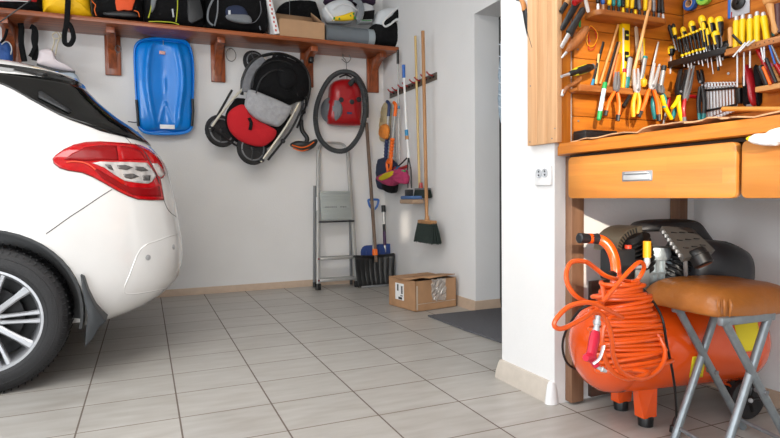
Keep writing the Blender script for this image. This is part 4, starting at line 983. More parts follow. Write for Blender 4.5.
def pliers(label, pl, head, piv, ends, m1, m2, mh, off=.03, tips=None, grip=None, cat='pliers', thick=.010, jawgap=1.2):
    """head px (jaw tip), pivot px, two handle-end px"""
    o = thing('pliers' if cat == 'pliers' else cat.replace(' ', '_'), label, cat, pl.w(*piv, off))
    hv = V((head[0]-piv[0], head[1]-piv[1], 0)); n = V((-hv.y, hv.x, 0)).normalized()
    q = pl.m().use(mh)
    for s in (-1, 1):
        P2 = lambda t, w: (piv[0]+hv.x*t+n.x*s*w, piv[1]+hv.y*t+n.y*s*w)
        g_ = .55*jawgap
        pts = [P2(-.14, -1.2), P2(-.16, 1.2), P2(0, 2.5), P2(.25, 2.6+g_*.3), P2(.6, 1.9+g_*.7), P2(1.0, .75+g_), P2(1.02, .15+g_), P2(.3, .15+g_*.25), P2(.18, -.2)]
        q.prism(pl.poly(pts, off), off-thick/2+s*.001, off+thick/2+s*.001, .0012)
    q.build('jaws', mh, o)
    q = pl.m().use(mh); c = pl.l(*piv, off); q.lathe([(off+thick/2, .006), (off+thick/2+.003, .0055), (off+thick/2+.004, .003)], 12, (c[0], c[1], 0), (0, 0, 1)); q.build('pivot', m_dsteel, o)
    for s, (e, m) in zip((-1, 1), zip(ends, (m1, m2))):
        p0 = (piv[0], piv[1]); mid = ((piv[0]*.45+e[0]*.55)+(s*2.0 if abs(e[0]-piv[0]) < 12 else 0), piv[1]*.45+e[1]*.55)
        pts = cr_spline([V((*pl.l(a, c, off), off)) for a, c in (p0, (piv[0]*.8+e[0]*.2+s*1.3, piv[1]*.8+e[1]*.2), mid, e)], 6)
        k = len(pts); q = pl.m().use(m); i0 = 4
        q.tube(pts[i0:], [.0078+.0022*math.sin(PI*min(1, i/(k-i0))) for i in range(k-i0)], 10, flat=(1, .8)); q.build('handle', m, o)
        if tips:
            q = pl.m().use(tips); q.tube(pts[int(k*.5):], [.0094]*(k-int(k*.5)), 10, flat=(1, .8)); q.build('grip_sleeve', tips, o)
    return o

# ------------------------------------------------------------------ left board: knives and odd tools at the left edge
spindle('pruning_knife', 'black handled tool with red end cap at top left of board', 'knife', LB, (582, -6), (561.5, 30), .045, [('handle', m_dark, .6, [(0, .012), (.1, .015), (.6, .014), (.95, .011), (1, .006)])])
spindle('end_cap_tool', 'short red capped handle at the top edge of the board', 'tool', LB, (583, -3), (574, 3), .07, [('cap', m_redp, .8, [(0, .008), (.2, .014), (1, .012)])])
spindle('chisel', 'dark grey handled chisel with steel ferrule below the black knife', 'chisel', LB, (584, 8), (561, 48), .075, [('handle', m_dark, .75, [(0, .006), (.06, .014), (.3, .013), (.55, .016), (.64, .017), (.66, .010)]), ('blade', m_steel, .4, [(.66, .009), (.98, .0085), (1, .002)])])
spindle('awl', 'brown wooden handled awl, tip pointing down left', 'awl', LB, (587.5, 28), (561.5, 58), .06, [('handle', m_brownwood, 1, [(0, .010), (.02, .013), (.08, .013), (.12, .016), (.35, .019), (.6, .016), (.82, .007)]), ('spike', m_steel, 1, [(.82, .006), (.98, .004), (1, .001)])])
spindle('paint_brush', 'brown and black handle at top left corner of board', 'brush', LB, (571, -4), (561, 12), .04, [('handle', m_stick, .8, [(0, .010), (.5, .012)]), ('ferrule', m_dark, .7, [(.5, .011), (1, .010)])])
spindle('scraper', 'white handled scraper hanging at top left of tool board', 'scraper', LB, (584, -6), (588.5, 12.5), .04, [('handle', m_whitep, .5, [(0, .009), (.9, .009), (1, .006)])])
b = LB.m().use(m_green); a_ = LB.poly([(579.5, 18), (581.3, 18), (581, 27), (579.7, 27)], .01); b.prism(a_, .004, .010, .001); b = b.build('cable_tag', m_green); tag(b, 'narrow green plastic tag on board above the awl', 'tag')
for i, (m, pts, lb) in enumerate(((m_redf, ((591, 27), (595.5, 31), (597, 40), (594, 49), (589, 49), (589.5, 42), (589, 33)), 'red rubber band looped on nail right of awl'), (m_yelt, ((590, 26), (588, 32), (586.5, 41), (589, 46), (594, 45), (597.5, 36), (595, 30)), 'yellow rubber band looped on nail right of awl'))):
    q = LB.m().use(m); q.tube(cr_spline([V((*LB.l(a, c, .01), .008+.004*i)) for a, c in pts], 5, True), .0016, 6, closed=True); b = q.build('rubber_band', m); tag(b, lb, 'rubber band')
spindle('screwdriver', 'stubby black and yellow screwdriver lying on bracket at left', 'screwdriver', LB, (593, 66.5), (561.5, 76.5), .06, [('handle', m_blackp, 1, [(.0, .008), (.06, .013), (.16, .0165), (.5, .0155), (.72, .010), (.76, .007)]), ('grip', MATS.get('olive_rubber') or mat('olive_rubber', '#b9b520', .5), .8, [(.2, .0168), (.3, .0172), (.55, .0162), (.66, .012)]), ('end_plate', m_dsteel, 1, [(-.01, .006), (.0, .012), (.02, .012)]), ('blade', m_steel, 1, [(.76, .006), (.97, .005), (1, .006)])])
q = LB.m().use(m_brownwood); q.tube(cr_spline([V((*LB.l(a, c, .05), d)) for a, c, d in ((563, 94, .05), (566, 88, .055), (573, 84, .055), (579, 80, .05), (581, 77, .04))], 5), [.0095]*9+[.011]*6+[.010]*6, 10, flat=(1, .8))
o = thing('hand_tool', 'small curved wooden handled tool under the stubby screwdriver', 'hand tool', LB.w(572, 86, .05)); q.build('handle', m_brownwood, o)
q = LB.m().use(m_steel); q.tube([V((*LB.l(a, c, .05), .05)) for a, c in ((563.5, 90), (562, 96))], .006, 8); q.build('ferrule', m_steel, o)
for a, c, lb in ((577.5, 49.5, 'steel screw head on facing board beside the awl'), (578, 121, 'steel screw head on facing board above the black case'), (589, 41, 'steel nail head holding the rubber bands')):
    q = LB.m().use(m_dsteel); p = LB.l(a, c); q.lathe([(0, .004), (.003, .004), (.004, .002)], 10, (p[0], p[1], .001), (0, 0, 1)); b = q.build('screw', m_dsteel); tag(b, lb, 'screw')

# pen shelf
a = LB.l(594, 15, .09); b = LB.l(669, 26, .09); zt = onY(630, 17, YBD-.09).z
q = M().use(m_rack)
x0, x1 = a[0]+.02, b[0]; th = .021; zs = 1.538
P = rrect(x0, YBD-.092, x1, YBD-.002, .03, 4); P = [(x, min(y, YBD-.001)) for x, y in P]
tq = M(frame((0, 0, zs), (1, 0, 0), (0, 1, 0))).use(m_rack); tq.prism(P, 0, th, .003); sh = tq.build('holder_shelf', m_rack); tag(sh, 'rounded wooden holder shelf at top of the facing tool board', 'shelf')
cols = [(598, m_blackp, m_whitep), (603.5, m_bluep, m_card), (608.5, m_yelp, m_dark), (613.5, m_teal, m_blackp), (618.5, m_teal, m_blackp), (623, m_blackp, m_yelp), (627, m_yelp, m_dark), (631, m_yelp, m_blackp), (635.5, m_blackp, m_yelp), (640, m_greyp, m_blackp), (644.5, m_yelp, m_blackp), (648.5, m_dowel, m_dark), (654, m_dsteel, m_blackp), (658.5, m_blackp, m_dsteel), (663.5, m_dark, m_steel)]
nm_ = {m_blackp: 'black', m_yelp: 'yellow', m_teal: 'teal', m_bluep: 'blue', m_greyp: 'grey', m_dowel: 'wooden', m_dsteel: 'steel', m_dark: 'dark'}
ordw = ['leftmost', 'second from left', 'third from left', 'fourth from left', 'fifth from left', 'sixth from left', 'seventh from left', 'eighth from left', 'ninth from left', 'sixth from right', 'fifth from right', 'fourth from right', 'third from right', 'second from right', 'rightmost']
for i, (px, m1, m2) in enumerate(cols):
    p = onY(px, 15, YBD-.055); ln = random.uniform(.075, .12)
    o = thing('precision_screwdriver', '%s handled precision screwdriver, %s on the wooden holder shelf' % (nm_[m1], ordw[i]), 'screwdriver', (p.x, YBD-.055, zs+th), 'small screwdrivers in the top holder')
    tl = V((random.uniform(-.18, .12), 0, 1)).normalized()
    q = M().use(m2); q.lathe([(-.0, .0055), (.02, .006), (.03, .004)], 10, (p.x, YBD-.055, zs+th+.001), tl); q.build('collar', m2, o)
    q = M().use(m1); q.lathe([(.03, .004), (.035, .0085), (ln, .0085), (ln+.006, .005)], 10, (p.x, YBD-.055, zs+th+.001), tl); q.build('handle', m1, o)
for px, h_ in ((657, .12), (661, .13)):
    pass

# pliers shelf (front lip)
a = onY(580, 85, YBD-.075); b = onY(671, 100, YBD-.075)
q = M().use(m_rack); zz = onY(640, 95, YBD-.075).z+.012
q.box(((a.x+b.x)/2, YBD-.066, zz), (b.x-a.x, .018, .026), .004); q.box(((a.x+b.x)/2, YBD-.022, zz-.003), (b.x-a.x, .07, .014), .002)
sh = q.build('pliers_rack', m_rack); tag(sh, 'wooden slotted rack holding pliers on the facing tool board', 'rack')
# things standing in / behind the rack
spindle('thin_stick', 'thin light wooden stick leaning left of yellow spirit level', 'stick', LB, (618.3, 24.5), (600, 84), .03, [('rod', m_dowel, 1, [(0, .003), (.02, .0048), (1, .0048)])])
spindle('rod', 'black rod with blue end standing at left in rack', 'rod', LB, (603.6, 42), (592, 86), (.03, .03), [('rod', m_blackp, .6, C(0, .85, .0058)), ('end', MATS['sky_plastic'], .6, C(.85, 1, .0066))])
spindle('rod', 'thin black rod standing behind the tan file handle', 'rod', LB, (617.5, 42), (605, 86), .03, [('rod', m_blackp, .6, C(0, 1, .005))])
spindle('rod', 'slim tan wooden rod between two black rods in rack', 'rod', LB, (620, 42), (608, 86), .035, [('rod', m_stick, .6, C(0, 1, .005))])
spindle('rod', 'slim pale rod left of the thin light stick in rack', 'rod', LB, (599, 54), (596, 84), .03, [('rod', m_bamboo, .6, C(0, 1, .006))])
spindle('hand_tool', 'large orange flat handled tool left of yellow spirit level', 'hand tool', LB, (620.5, 53), (614.5, 82), .045, [('handle', m_orangep, .5, [(0, .004), (.15, .012), (.7, .0135), (1, .009)])])
# spirit level
a = LB.l(627.8, 22, .02); b = LB.l(624.5, 92, .02)
tf = LB.tf @ frame((b[0], b[1], .004), (1, 0, 0), (0, 1, 0)); L_ = a[1]-b[1]
o = thing('spirit_level', 'yellow spirit level with dark vial windows, upright on board', 'spirit level', LB.w(625, 90, .02))
q = M(tf).use(m_yelp); q.box((0, L_/2, .013), (.040, L_, .022), .002); q.build('body', m_yelp, o)
q = M(tf).use(m_whitep); q.box((-.016, L_*.47, .0245), (.007, L_*.85, .002)); q.build('ruler_strip', m_whitep, o)
for t in (.80, .50, .22):
    q = M(tf).use(m_blackp); q.prism(rrect(-.009, t*L_-.020, .013, t*L_+.020, .004, 2), .022, .0262, .0008); vw = q.build('vial_window', m_blackp, o)
    q = M(tf).use(m_green); q.tube([V((-.004, t*L_, .0266)), V((.009, t*L_, .0266))], .004, 8); q.build('vial', mat('vial_green', '#c9d84a', .2), vw)
spindle('paint_stirrer', 'pale grey flat paint stirrer right of the yellow level', 'stirrer', LB, (636, 26), (638.5, 60), .02, [('paddle', mat('grey_wood', '#b9a68e', .7), .3, [(0, .004), (.05, .010), (.9, .0115), (1, .010)])])
spindle('paint_stirrer', 'second pale flat stirrer, right of the first grey one', 'stirrer', LB, (641.5, 33), (642.5, 62), .015, [('paddle', MATS['grey_wood'], .3, [(0, .004), (.05, .007), (1, .0085)])])
spindle('yellow_folding_rule', 'narrow yellow rule with dark marks behind the long stick', 'ruler', LB, (644, 38), (643.5, 80), .012, [('rule', m_yelp, .3, C(0, 1, .006)), ('marks', m_blackp, .32, C(.55, .62, .0062))])
spindle('long_stick', 'long round wooden stick leaning diagonally across pliers shelf', 'stick', LB, (648.6, 9.5), (630.5, 86), (.105, .05), [('rod', m_dowel, 1, [(0, .003), (.03, .0062), (1, .0072)])])
spindle('cutter_knife', 'grey snap off cutter with dark end left of long stick', 'cutter', LB, (630.5, 57), (626.5, 88), .05, [('body', mat('silver_plastic', '#a4a6a8', .35, .4), .7, [(0, .008), (.05, .0115), (.65, .0115)]), ('end', m_teal, .7, [(.65, .010), (.9, .0125), (1, .008)]), ('cap', m_blackp, .7, [(-.01, .007), (.0, .0105), (.05, .0105)])])
spindle('cutter_knife', 'grey cutter with teal top right of the long stick', 'cutter', LB, (645.5, 56), (641, 82), .04, [('body', MATS['silver_plastic'], .7, [(.1, .010), (1, .009)]), ('cap', m_teal, .7, [(0, .006), (.02, .0115), (.1, .0115)])])
spindle('marker_pen', 'yellow pen with red cap in front of yellow level', 'pen', LB, (624.8, 69), (622.5, 90), .065, [('body', m_yelt, 1, C(.18, 1, .0085)), ('cap', m_redp, 1, [(-.02, .004), (.0, .007), (.18, .008)])])
spindle('thin_file', 'thin steel needle file right of the teal topped cutter', 'file', LB, (658.5, 42), (649, 84), .03, [('blade', m_steel, .6, [(0, .004), (.3, .0055), (1, .005)])])
spindle('orange_knob_tool', 'round amber knob on pliers rack right of long stick', 'knob', LB, (643.5, 78.5), (643.5, 87), .075, [('knob', m_yelt, 1, [(0, .006), (.2, .014), (.7, .014), (1, .007)])])
spindle('marker_pen', 'white and blue marker with green ends hanging from rack', 'marker', LB, (605.2, 82.5), (598.6, 120.5), .085, [('cap', m_green, 1, [(0, .008), (.03, .009), (.17, .009)]), ('body', mat('pale_blue_label', '#b9d4dc', .4, var=.35, vscale=60), 1, C(.17, .76, .0085)), ('end', m_green, 1, [(.76, .0095), (.97, .0085), (1, .004)])])
# pliers
pliers('pliers with orange and black sleeves right of the hanging marker', LB, (617, 72), (616.5, 89), ((605, 116), (617.5, 121)), m_orangep, m_orangep, m_dsteel, .085, tips=m_dark)
b = pliers('silver combination pliers with yellow grips and teal collars', LB, (636, 69), (637, 90), ((633.5, 117), (637, 114)), m_yelt, m_yelt, m_steel, .09, jawgap=2.4)
spindle('punch', 'short black punch hanging below rack left of yellow pliers', 'punch', LB, (630, 96), (623.5, 107), .08, [('body', m_blackp, .8, [(0, .008), (1, .010)])])
b = pliers('large combination pliers with open jaws and orange black handles', LB, (657, 64), (652, 86), ((638.5, 117.5), (659, 121)), m_orangep, m_orangep, m_steel, .095, tips=m_dark, jawgap=3.4)
b = pliers('end cutters with amber and teal sleeves hanging right of large pliers', LB, (654, 80), (654.5, 92), ((655, 119), (660, 120)), m_teal, m_yelt, m_dsteel, .07, jawgap=2)
spindle('nut_driver', 'upright tool with silver shaft and black top behind teal pliers', 'nut driver', LB, (664, 66), (660.5, 86), .09, [('shaft', MATS['silver_plastic'], 1, C(.25, 1, .0095)), ('top', m_dark, 1, C(0, .25, .0105))])
b = pliers('teal handled long nose pliers between orange pliers and black snips', LB, (660, 84), (661.5, 92), ((671.5, 119), (664, 108)), m_yelp, m_teal, m_dsteel, .09)
spindle('hand_tool', 'small teal gripped tool hanging left of the yellow snips', 'hand tool', LB, (675.5, 108), (672.5, 119), .07, [('grip', m_teal, .7, [(0, .007), (.5, .011), (1, .007)])])
spindle('hand_tool', 'small dark red handle hanging behind the teal pliers', 'hand tool', LB, (669.5, 96), (667, 112), .05, [('grip', m_redp, .7, [(0, .007), (.5, .010), (1, .007)])])
spindle('steel_shank', 'grey steel shank hanging below rack near teal grip', 'shank', LB, (666, 112), (663.5, 124), .04, [('shank', m_dsteel, .6, C(0, 1, .006))])
b = pliers('black tin snips with bright yellow grips at the inner corner', LB, (683, 70), (679, 92), ((683, 124), (672, 108)), m_yelp, m_yelp, m_blackp, .105, jawgap=3.6, thick=.018)
b = pliers('red and black cutting pliers with steel jaws next to yellow snips', LB, (692, 66), (686, 96), ((684.5, 122), (697, 97)), m_redp, m_redp, m_dsteel, .115, tips=m_greyp, jawgap=2.0)

# ------------------------------------------------------------------ right board
def ring_roll(px, py, r0, r1, m1, m2, label, off=.012):
    c = RB.l(px, py, off); o = thing('tape_roll', label, 'tape', RB.w(px, py, off))
    q = RB.m().use(m1); q.lathe([(.001, r0), (.001, r1-.002), (.003, r1), (.021, r1), (.023, r1-.002), (.023, r0), (.001, r0)], 32, (c[0], c[1], 0), (0, 0, 1), caps=False); q.build('tape', m1, o)
    q = RB.m().use(m2); q.lathe([(.001, r0-.004), (.001, r0), (.0235, r0), (.0235, r0-.004), (.001, r0-.004)], 32, (c[0], c[1], 0), (0, 0, 1), caps=False); q.build('core', m2, o)
    q = RB.m().use(m_dsteel); q.tube([V((c[0], c[1]+r0*.8, 0)), V((c[0], c[1]+r0*.8, .03))], .003, 8); q.build('nail', m_dsteel, o)
ring_roll(690.5, 3.5, .017, .030, mat('blue_tape', '#1f4f94', .5), m_card, 'blue tape roll on a nail, upper part of inner board')
ring_roll(704.5, -3, .017, .033, mat('green_tape', '#7fb43c', .5), m_green, 'green tape roll cut by the top edge, beside blue roll')
o = thing('sanding_disc_card', 'grey card with blue edge holding a black disc', 'card', RB.w(738, 8))
q = RB.m().use(m_greyp); q.prism(RB.poly([(730, -10), (749.5, -10), (749.5, 12.5), (728.5, 18.5)], .004), .001, .004, .0008); q.build('card', mat('silver_card', '#a9abb2', .5), o)
q = RB.m().use(m_bluep); q.prism(RB.poly([(728, -10), (731, -10), (730, 18.3), (727.8, 18.8)], .005), .0015, .0055, .0005); q.build('blue_edge', m_bluep, o)
q = RB.m().use(m_redp); q.prism(RB.poly([(731, 12), (732, 12), (731.6, 17.6), (730.8, 17.8)], .005), .002, .006, .0004); q.build('red_mark', m_redp, o)
c = RB.l(737.5, 2.5, .015); q = RB.m().use(m_blackp); q.lathe([(.004, .025), (.014, .027), (.018, .02), (.018, .008), (.024, .006)], 24, (c[0], c[1], 0), (0, 0, 1)); q.build('disc', m_blackp, o)
# screwdriver rack
A = RB.w(669.5, 62, .07); Bv = RB.w(728, 50.5, .07); zc_ = (A.z+Bv.z)/2-.004
o = thing('screwdriver_rack', 'black rack of yellow and black screwdrivers on inner board', 'rack', (XBD-.04, (A.y+Bv.y)/2, zc_))
q = M().use(m_blackp); q.box((XBD-.040, (A.y+Bv.y)/2, zc_), (.078, A.y-Bv.y, .026), .003); q.box((XBD-.004, (A.y+Bv.y)/2, zc_+.02), (.006, A.y-Bv.y, .07), .002); q.build('rack_body', m_blackp, o)
zr = zc_+.013
fr_ = [(682.5, 56.7, 37), (686.3, 55.3, 35.5), (689.6, 54.3, 34.3), (693, 53, 33), (696.7, 51.8, 31.5), (700.4, 51, 30), (704, 50, 28)]
for i, (px, yb, yt) in enumerate(fr_):
    p = RB.w(px, yb, .062); t_ = RB.w(px-3.6, yt, .062); L_ = (t_-p).length
    o = thing('screwdriver', 'slim screwdriver with yellow ends, %s of the front rack row' % ['leftmost', 'second from left', 'third from left', 'middle one', 'third from right', 'second from right', 'rightmost'][i], 'screwdriver', p, 'slim screwdrivers in the black rack')
    d = (t_-p)/L_; sz = .0055
    q = M().use(m_blackp); q.lathe([(.010, sz), (L_*.3, sz*.8), (L_*.85, sz*1.15), (L_, sz*.9)], 10, p, d); q.build('handle', m_blackp, o)
    q = M().use(m_yelp); q.sphere(p+d*.005, .0068, 10, 8); q.build('yellow_tip', m_yelp, o)
    q = M().use(m_yelp); q.lathe([(L_*.88, sz*1.3), (L_*.98, sz*1.3)], 10, p, d); q.build('yellow_ring', m_yelp, o)
    q = M().use(m_steel); q.lathe([(-.045-.01*(i % 3), .0028), (.0, .0028)], 8, p, d); q.build('shaft', m_steel, o)
bk = [(671.5, 46, 671, 56, .021, 'big'), (682.5, 27, 686, 44, .015, 'b'), (691, 21, 695, 40, .017, 'b'), (701, 15.5, 706, 38, .018, 'b'), (710.5, 17, 713, 38, .016, 'b'), (718.5, 16.5, 720.5, 36, .020, 'b'), (715, 31, 718, 48, .019, 'big'), (703, 22, 706, 47, .009, 's'), (707, 28, 710, 50, .009, 's')]
for i, (x1, y1, x0, y0, r, k) in enumerate(bk):
    off = .035 if k == 'b' else .06
    p = RB.w(x0, y0, off); t_ = RB.w(x1, y1, off); L_ = (t_-p).length; d = (t_-p)/L_
    pos = ['at far left of the rack', 'behind the leftmost slim ones', 'second in the back row', 'tallest in the back row centre', 'back row, right of the tallest', 'rightmost and broad in back row', 'low front at right end of rack', 'slim tall one at rack centre', 'slim one just right of centre'][i]
    o = thing('screwdriver', 'yellow topped black screwdriver, %s' % pos, 'screwdriver', p, 'large screwdrivers in the black rack')
    r *= .78
    q = M().use(m_blackp); q.lathe([(0, r*.55), (L_*.12, r*.75), (L_*.45, r*.97), (L_*.72, r)], 14, p, d); q.build('handle', m_blackp, o)
    q = M().use(m_yelp); q.lathe([(L_*.68, r*1.03), (L_*.82, r*1.08), (L_*.93, r*.85), (L_*.99, r*.45), (L_, r*.1)], 14, p, d)
    q.tube([p+d*L_*.2+V((-r*.75, 0, 0)), p+d*L_*.7+V((-r*.98, 0, 0))], r*.3, 8); q.build('yellow_cap', m_yelp, o)
    q = M().use(m_steel); q.lathe([(-.075-.012*(i % 3), r*.25), (.001, r*.25)], 8, p, d); q.build('shaft', m_steel, o)
spindle('black_driver', 'all black driver leaning at the board corner by the rack', 'screwdriver', RB, (669, 25), (676, 50), .10, [('handle', m_blackp, 1, [(0, .004), (.1, .009), (.55, .008)]), ('shaft', m_dsteel, 1, C(.55, 1, .003))])
spindle('slim_yellow_driver', 'black driver with yellow stripe leaning at corner of boards', 'screwdriver', RB, (673, 24), (679, 52), .095, [('handle', m_blackp, 1, [(0, .005), (.05, .008), (.15, .008)]), ('stripe', m_yelp, 1, [(.15, .0082), (.35, .0086), (.4, .006)]), ('shaft', m_blackp, 1, C(.4, 1, .004))])
q = M().use(m_blackp); q.tube(cr_spline([RB.w(a, c, .05) for a, c in ((720, 52), (726, 44), (729, 50), (723, 56), (718, 48))], 5), .006, 8); q.box(RB.w(727, 47, .05), (.02, .03, .022), .004); b = q.build('cable_clamp', m_blackp); tag(b, 'black plastic clamp at the right end of screwdriver rack', 'clamp')
# file rack
A = RB.w(725, 54, .075); Bv = RB.w(790, 34.5, .075); zc_ = (A.z+Bv.z)/2
zc_ = RB.w(752, 46, .075).z
q = M().use(m_racky); q.box((XBD-.040, (A.y+Bv.y)/2, zc_), (.078, A.y-Bv.y, .024), .002); b = q.build('file_rack', m_racky); tag(b, 'drilled wooden rack holding yellow handled files on inner board', 'rack')
q = M().use(m_blackp)
for k in range(8):
    p = RB.w(742+k*4.5, 50-k*1.35, .079); q.lathe([(0, .0022), (.001, .0022)], 8, (XBD-.0785, p.y, zc_+random.uniform(-.003, .004)), (-1, 0, 0))
q.build('drill_hole', m_blackp, b)
zt_ = zc_+.0125
for i, (x1, y1, x0, y0) in enumerate(((736.4, 16, 736, 47), (742.8, 14.5, 742, 45), (750, 14.5, 750, 43), (757, 11.5, 757, 41), (763, 12.2, 767, 39.5))):
    t_ = RB.w(x1, y1, .045); p = RB.w(x0, y0, .045); p.z = zt_+.001; L_ = (t_-p).length; d = (t_-p)/L_
    o = thing('file', 'yellow handled file, %s of the five in rack' % ['leftmost', 'second from left', 'middle one', 'second from right', 'rightmost and tilted'][i], 'file', p, 'yellow handled files on the inner board')
    q = M().use(m_yelp); q.lathe([(0, .009), (L_*.06, .0115), (L_*.35, .0105), (L_*.75, .0125), (L_*.86, .010)], 14, p, d); q.build('handle', m_yelp, o)
    q = M().use(m_steel); q.lathe([(L_*.86, .0075), (L_*.97, .0075), (L_, .005)], 12, p, d); q.build('ferrule', m_steel, o)
spindle('wooden_dowel', 'short wooden dowel left of the yellow files', 'dowel', RB, (730, 27.5), (730.8, 47), .05, [('dowel', m_dowel, 1, [(0, .006), (.03, .0085), (1, .0085)])])
spindle('rod', 'black rod crossing in front of the leftmost yellow file', 'rod', RB, (732.5, 35), (741.5, 44), .075, [('rod', m_blackp, .7, C(0, 1, .005))])
o = thing('wooden_mallet', 'light wooden mallet with turned handle right of yellow files', 'mallet', RB.w(774, 34, .05))
q = M().use(m_dowel); p = RB.w(776, 34, .05); t_ = RB.w(770, 3, .05); d = (t_-p).normalized(); L_ = (t_-p).length
q.lathe([(0, .006), (L_*.1, .012), (L_*.4, .009), (L_*.8, .013), (L_, .016)], 14, p, d); q.build('handle', m_dowel, o)
q = M().use(m_dowel); q.lathe([(0, .014), (.01, .018), (.055, .018), (.065, .012)], 16, RB.w(765, 2, .055), (RB.w(778, -4, .055)-RB.w(765, 2, .055)).normalized()); q.build('head', m_dowel, o)
spindle('blue_saw_blade', 'blue flat strip behind the wooden mallet handle', 'strip', RB, (772, 10), (773, 36), .02, [('strip', m_teal, .3, C(0, 1, .006))])
spindle('brown_cylinder', 'dark brown cylinder standing at the right edge of rack', 'cylinder', RB, (778, 4), (779, 33), .04, [('body', mat('oxblood', '#4b2220', .4), 1, C(0, 1, .014))])
# hex keys
for i, (x0, y0, x1, y1, x2, y2) in enumerate(((733, 57, 745.5, 42.5, 737.3, 87), (739, 52, 749.5, 41, 744, 86), (747, 46, 755, 40, 750, 68))):
    o = thing('hex_key', 'large steel hex key hanging from file rack, %s' % ['leftmost with longest short arm', 'middle of the three', 'rightmost, nearest the red pen'][i], 'hex key', RB.w(x1, y1, .09), 'hex keys hanging from file rack')
    q = M().use(m_steel); q.tube([RB.w(x0, y0, .105), RB.w(x1, y1, .085)], .0038, 6); q.tube([RB.w(x2, 48, .06), RB.w(x2, y2, .06)], .0034, 6); q.build('arm', m_steel, o)
for i, (x0, y0, x1, y1, m, lb) in enumerate(((760, 41, 763.5, 60, m_steel, 'short steel rod hanging under file rack, left of the pair'), (764, 46, 764.5, 62, m_steel, 'short steel rod hanging under file rack, right of the pair'), (770, 42, 780, 64, m_dsteel, 'brass toned rod slanting at the right frame edge'), (769, 44, 775, 64, m_bluep, 'blue slim rod slanting below the file rack'))):
    spindle('hanging_rod', lb, 'rod', RB, (x0, y0), (x1, y1), .07, [('rod', m, 1, C(0, 1, .0035))])
spindle('hanging_drill_bit', 'black tipped steel bit hanging below the screwdriver rack', 'drill bit', RB, (717, 56), (718.5, 70.5), .05, [('shank', m_steel, 1, C(0, .75, .003)), ('tip', m_blackp, 1, C(.75, 1, .0045))])
q = M().use(m_steel); p = RB.w(728.3, 73.5, .002); q.lathe([(0, .0055), (.003, .005), (.004, .002)], 12, (XBD-.001, p.y, p.z), (-1, 0, 0)); b = q.build('screw', m_steel); tag(b, 'bright round screw head on inner board above the wrenches', 'screw')
# small pen rack
zc2 = RB.w(765, 88, .07).z; A = RB.w(755, 92, .07); Bv = RB.w(795, 80, .07)
q = M().use(m_racky); q.box((XBD-.036, (A.y+Bv.y)/2, zc2), (.07, A.y-Bv.y, .020), .002); b = q.build('pen_rack', mat('pale_pine', '#c9965c', .5), None); tag(b, 'small pale wooden rack with pens at right edge', 'rack')
for i, (x1, y1, x0, y0, m, r, lb) in enumerate(((757, 48, 773.5, 85, m_redp, .0075, 'long red pen leaning in the small rack'), (760, 66, 767.5, 86.5, m_blackp, .011, 'thick black marker in small rack left of orange pen'), (763, 66.5, 770.5, 86, m_orangep, .0055, 'slim orange pen in small rack beside black marker'), (769.5, 63.5, 779, 83, m_pink, .0065, 'pink capped pen right of the long red pen'), (776, 64, 786, 82, m_redp, .008, 'short red pen at the very right of small rack'), (766, 58, 776, 84, m_dark, .006, 'dark slim pen behind the long red pen'))):
    t_ = RB.w(x1, y1, .05); p = RB.w(x0, y0, .05)
    spindle('pen', lb, 'pen', RB, (x1, y1), (x0, y0-1.5), .05+.012*(i % 3), [('barrel', m if m != m_pink else m_dowel, 1, C(.12, 1, r)), ('cap', m, 1, [(0, r*.7), (.03, r*1.08), (.22, r*1.08)])])
# wrench set
o = thing('wrench_holder', 'black plastic holder with two straps around combination wrenches', 'holder', RB.w(720, 112, .012))
def strap(xa, ya, xb, yb): 
    q = M().use(m_blackp); a, b = RB.w(xa, ya, .03), RB.w(xb, yb, .03); q.tube([a, b], .0045, 6, flat=(1, .4)); return q
q = strap(703, 90.5, 737, 87.5); q.tube([RB.w(703, 111.5, .03), RB.w(737, 104.5, .03)], .0045, 6, flat=(1, .4)); q.build('strap', m_blackp, o)
q = RB.m().use(m_blackp); q.prism(RB.poly([(736, 88.5), (741, 87.5), (741.5, 103), (736.5, 104)], .02), .002, .028, .002); q.build('end_bracket', m_blackp, o); q = RB.m().use(m_blackp); q.prism(RB.poly([(700, 85), (704, 84), (704, 100), (701, 102)], .02), .002, .02, .002); q.build('end_bracket', m_blackp, o)
for i in range(11):
    px = 705+i*3.15; yt = 85.3-i*.15; yb = 121.5-i*1.25; r = .0060-.0002*i
    a = RB.w(px-.6, yt, .022); b = RB.w(px+.2, yb, .022); d = (b-a).normalized()
    o = thing('combination_wrench', 'steel combination wrench in the strapped set, %s' % ['largest at far left', 'second largest', 'third from left', 'fourth from left', 'fifth from left', 'middle of eleven', 'fifth from right', 'fourth from right', 'third from right', 'second from right', 'smallest at far right'][i], 'wrench', b, 'combination wrenches on the inner board')
    q = M().use(m_steel); q.tube([a+d*.008, b-d*.01], r, 8, flat=(.6, 1)); q.build('shank', m_steel, o)
    k = 14; q = M().use(m_steel); R_ = r*1.55
    cen = a+V((-.002, 0, 0)); q.tube([cen+V((0, R_*math.cos(2*PI*j/k), R_*math.sin(2*PI*j/k))) for j in range(k)], r*.62, 6, closed=True); q.build('ring_end', m_steel, o)
    q = M().use(m_steel); q.prism([(0, 0)]*0 or [(x, y) for x, y in ((-.004, .0), (.004, 0), (.009, -.010), (.007, -.018), (.003, -.012), (-.003, -.012), (-.007, -.018), (-.009, -.010))], -.003, .003) if False else q.box(b, (.005, .016*(1-.03*i), .014), .002); q.build('open_end', m_steel, o)
pliers('black cable cutters with teal grips beside the wrench set', RB, (699.5, 70), (701.5, 82), ((700, 121), (703.5, 121)), m_blackp, m_blackp, m_blackp, .05, tips=m_teal, jawgap=3.0, thick=.014)
